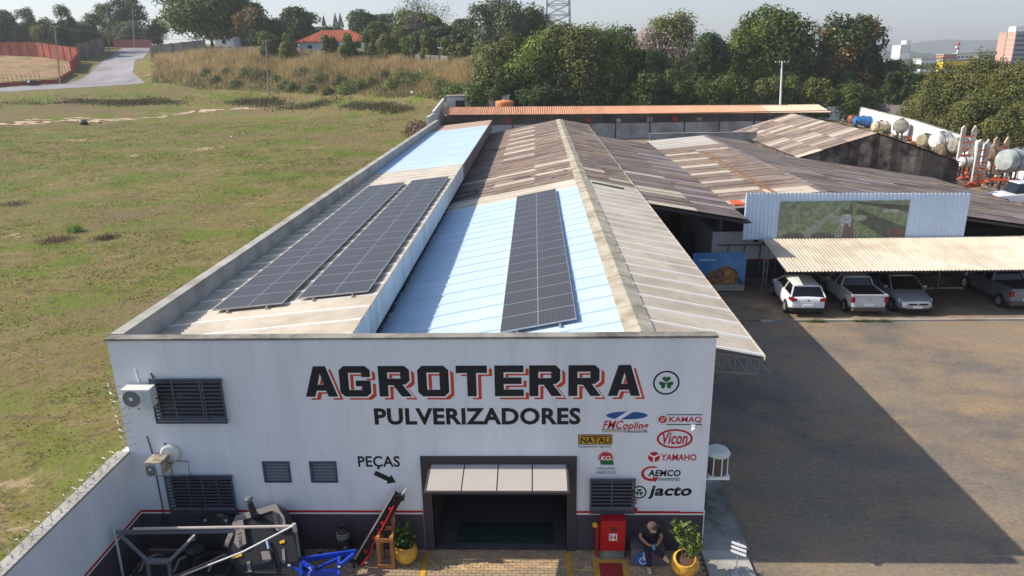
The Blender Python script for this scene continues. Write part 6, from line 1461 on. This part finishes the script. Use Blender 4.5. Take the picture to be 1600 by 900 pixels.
# lattice tower
tw = empty('lattice_tower', (17,186,tz(17,186)), 'open steel lattice tower rising behind the trees', 'tower'); pz = lambda px, py: ony(px,py,186)
zb, zt = tz(17,186), ony(873,-60,186).z; w0, w1 = 3.4, 2.5
LG = mat('pale_tower_steel', lin((176,182,190)), .5, var=.05)
cxn = lambda z: w0+(w1-w0)*(z-zb)/(zt-zb); tc = ony(872,30,186).x
for sx, sy in ((-1,-1),(1,-1),(1,1),(-1,1)): MB().bar((tc+sx*w0,186+sy*w0,zb),(tc+sx*w1,186+sy*w1,zt),.32).build('leg', LG, tw)
nb = 9
for k in range(nb):
    za, zc = zb+(zt-zb)*k/nb, zb+(zt-zb)*(k+1)/nb; wa, wc = cxn(za), cxn(zc); cs = ((-1,-1),(1,-1),(1,1),(-1,1))
    for j in range(4):
        (ax,ay),(bx_,by_) = cs[j], cs[(j+1)%4]; MB().bar((tc+ax*wa,186+ay*wa,za),(tc+bx_*wc,186+by_*wc,zc),.14).bar((tc+bx_*wa,186+by_*wa,za),(tc+ax*wc,186+ay*wc,zc),.14).bar((tc+ax*wc,186+ay*wc,zc),(tc+bx_*wc,186+by_*wc,zc),.16).build('brace', LG, tw)
# houses
RTILE = mat('red_roof_tile', lin((176,86,58)), .9, var=.2, scale=1.2, second=lin((140,66,48)), sscale=.5, samt=.5, stretch=(3,.6,1))
def house(px0, px1, pywall, pyeave, pyridge, Y, label, hip=True, wallm=WHITE_WALL, roofm=RTILE, depth=10):
    a, b_ = ony(px0,pywall,Y), ony(px1,pywall,Y); ze = ony((px0+px1)/2,pyeave,Y).z; zr = ony((px0+px1)/2,pyridge,Y).z; zb = min(tz(a.x,Y),tz(b_.x,Y))-.5
    e = empty('house', ((a.x+b_.x)/2,Y,zb), label, 'house'); MB().box(a.x,b_.x,Y,Y+depth,zb,ze).build('wall', wallm, e)
    w_ = b_.x-a.x; o_ = .8; hp = depth*.45 if hip else 0
    r_ = MB().add([(a.x-o_,Y-o_,ze),(b_.x+o_,Y-o_,ze),(b_.x+o_,Y+depth+o_,ze),(a.x-o_,Y+depth+o_,ze),(a.x+hp,Y+depth/2,zr),(b_.x-hp,Y+depth/2,zr)],[(0,1,5,4),(1,2,5),(2,3,4,5),(3,0,4),(0,3,2,1)]).build('roof', roofm, e)
    for k in range(int(w_/.9)):
        xx = a.x+.3+k*.9; t_ = min(1,min((xx-a.x+o_)/(hp+o_+.01),(b_.x+o_-xx)/(hp+o_+.01))); MB().bar((xx,Y-o_,ze+.05),(xx,Y-o_+(depth/2+o_)*t_,ze+.05+(zr-ze)*t_),.25,.08).build('tile_course', roofm, r_)
    n = max(1,int(w_/5))
    for k in range(n):
        xx = a.x+w_*(k+.5)/n; wn = MB().box(xx-.6,xx+.6,Y-.06,Y-.01,ze-2.2,ze-.9).build('window', DARKVOID, e); MB().box(xx-.7,xx+.7,Y-.1,Y-.01,ze-2.32,ze-2.2).build('sill', CONC, wn)
house(468,572,84,65,46,196,'white house with red hipped tile roof above the bank',True,depth=12)
house(338,366,80,56,44,215,'small white house with red roof behind the spreading tree',False); house(68,124,62,40,33,245,'house with dull roof behind the domed tree',True,WALL_DIRTY,mat('dull_roof', lin((128,116,108)), .9, var=.1)); house(156,172,62,54,50,250,'cream house beside the upper road',True,WALL_DIRTY)
HAZW = mat('town_white', (.72,.72,.72), .8, var=.05)
def block(name, px0, px1, pyt, Y, label, m_, floors=3, bays=4, depth=8, zb=-16, cat='building', top=None):
    a, b_ = ony(px0,pyt,Y), ony(px1,pyt,Y); zt = (a.z+b_.z)/2; e = empty(name, ((a.x+b_.x)/2,Y,zb), label, cat); MB().box(a.x,b_.x,Y,Y+depth,zb,zt).build('wall', m_, e); MB().box(a.x-.3,b_.x+.3,Y-.3,Y+depth+.3,zt,zt+.6).build('roof_slab', CONC, e)
    w_ = b_.x-a.x; vis = min(zt-zb, floors*3.2)
    for f_ in range(floors):
        for k in range(bays):
            xx = a.x+w_*(k+.5)/bays; z = zt-2.4-f_*3.1; hw = w_/bays*.28; MB().box(xx-hw,xx+hw,Y-.15,Y-.02,z-.7,z+.7).build('window', DARKVOID, e)
    return e, a, b_, zt
YB = mat('yellow_building_paint', lin((246,204,60)), .7, var=.03)
block('shop_building', 1436,1512,114,255,'bright yellow low building beyond the trees',YB,1,5,4); block('shop_building', 1474,1530,95,272,'taller bright yellow building beyond the trees',YB,1,3,4)
block('warehouse_building', 1384,1424,96,330,'long white low building with red roof light',HAZW,1,6); block('warehouse_building', 1440,1472,93,360,'white low building behind the palms',HAZW,1,5); block('warehouse_building', 1404,1434,107,300,'white two storey building behind the palms',HAZW,2,5)
block('office_building', 1475,1496,86,420,'brick red low building in the town',mat('town_brick', lin((178,120,104)), .8),1,3)
e, a, b_, zt = block('apartment_tower', 1408,1424,70,1250,'white apartment tower far in the haze',HAZW,4,3,30,-20); MB().box(a.x+9,b_.x,1252,1270,zt,ony(1420,63,1250).z).build('roof_tower', HAZW, e)
PKB = mat('pink_brick', lin((196,150,134)), .8, var=.04)
e, a, b_, zt = block('apartment_tower', 1588,1640,50,520,'tall pink brick apartment tower',PKB,0,1,19,-18); MB().box(a.x+3,a.x+9,526,534,zt+.6,zt+4).build('roof_tower', HAZW, e); MB().box(a.x-.12,a.x-.02,529,530,-18,zt).build('window_strip', GREYP, e)
MB().box(a.x+.05,b_.x-.05,519.9,519.98,-18,zt-.1).build('shaded_front', mat('grey_blue_shade', lin((120,132,150)), .7, var=.05), e)  # front face's shade put into the colour, blue-grey over the pink wall
for f_ in range(14):
    MB().box(a.x+.6,b_.x-.6,519.8,519.88,zt-3-f_*3.1,zt-1.6-f_*3.1).build('window_row', DARKVOID, e)
    MB().box(a.x-.15,a.x-.02,520.2,528.8,zt-.4-f_*3.1,zt-.15-f_*3.1).build('floor_band', HAZW, e)
am = ony(1499,66,600); at_ = empty('radio_mast', (am.x,600,-18), 'red and white radio mast in the town', 'mast')
for k in range(6): MB().bar((am.x,600,-18+(am.z+18)*k/6),(am.x,600,-18+(am.z+18)*(k+1)/6),1.1).build('mast_section', REDP if k % 2 else WHITEP, at_)
MB().box(am.x-2,am.x+2,599,601,am.z-4,am.z-3).build('antenna_ring', WHITEP, at_)
block('office_building', 1496,1520,84,600,'white low building below the radio mast',HAZW,1,4); block('apartment_tower', 1372,1382,74,1300,'pale tower half hidden by the mango tree',HAZW,4,2,20,-20); block('office_building', 486,512,44,330,'white water tower building above the red roof',HAZW,0,1,14,0); block('office_building', 1530,1560,86,640,'grey low building below the pink tower',CONC,1,5)
# far wooded hills
def hills(name, Y, x0, x1, prof, m_, thick=400):
    b = MB(); n = 160; q = random.Random(Y); top = []
    for i in range(n+1):
        px = x0+(x1-x0)*i/n; z = ony(px, prof(px)+q.uniform(-1.2,1.2), Y); b.v += [(z.x,Y-thick,-30),(z.x,Y,z.z),(z.x,Y+thick,-30)]
    for i in range(n): b.f += [(3*i,3*i+3,3*i+4,3*i+1),(3*i+1,3*i+4,3*i+5,3*i+2)]
    b.m = [0]*len(b.f); o = b.build(name, m_); o['kind'] = 'structure'; return o
HILL = mat('wooded_hill', (.045,.062,.034), .95, var=.35, scale=.02, coord='Object')
hills('far_hills', 3200, -700, 2300, lambda x: 66+4*math.sin(x*.011)+2*math.sin(x*.05)-(x-1450)*.019, HILL)
hills('near_hills', 1500, 1100, 2300, lambda x: 82+3*math.sin(x*.03+1)-(x-1450)*.019, HILL, 250)
hills('town_greenery', 700, 1250, 2300, lambda x: 91+2*math.sin(x*.06)-(x-1450)*.019, HILL, 120)
# ================================================================== haze
hz = MB().box(-1800,4300,-600,4000,-62,230).build('haze', mat('haze_tmp', (1,1,1)))
hm = bpy.data.materials.new('hazy_air'); hm.use_nodes = True; t = hm.node_tree; t.nodes.remove(t.nodes['Principled BSDF']); pv = t.nodes.new('ShaderNodeVolumePrincipled'); pv.inputs['Color'].default_value = (.95,.97,1,1); pv.inputs['Density'].default_value = .00028; pv.inputs['Anisotropy'].default_value = .2
t.links.new(pv.outputs[0], t.nodes['Material Output'].inputs['Volume']); hz.data.materials.clear(); hz.data.materials.append(hm); hz['kind'] = 'stuff'
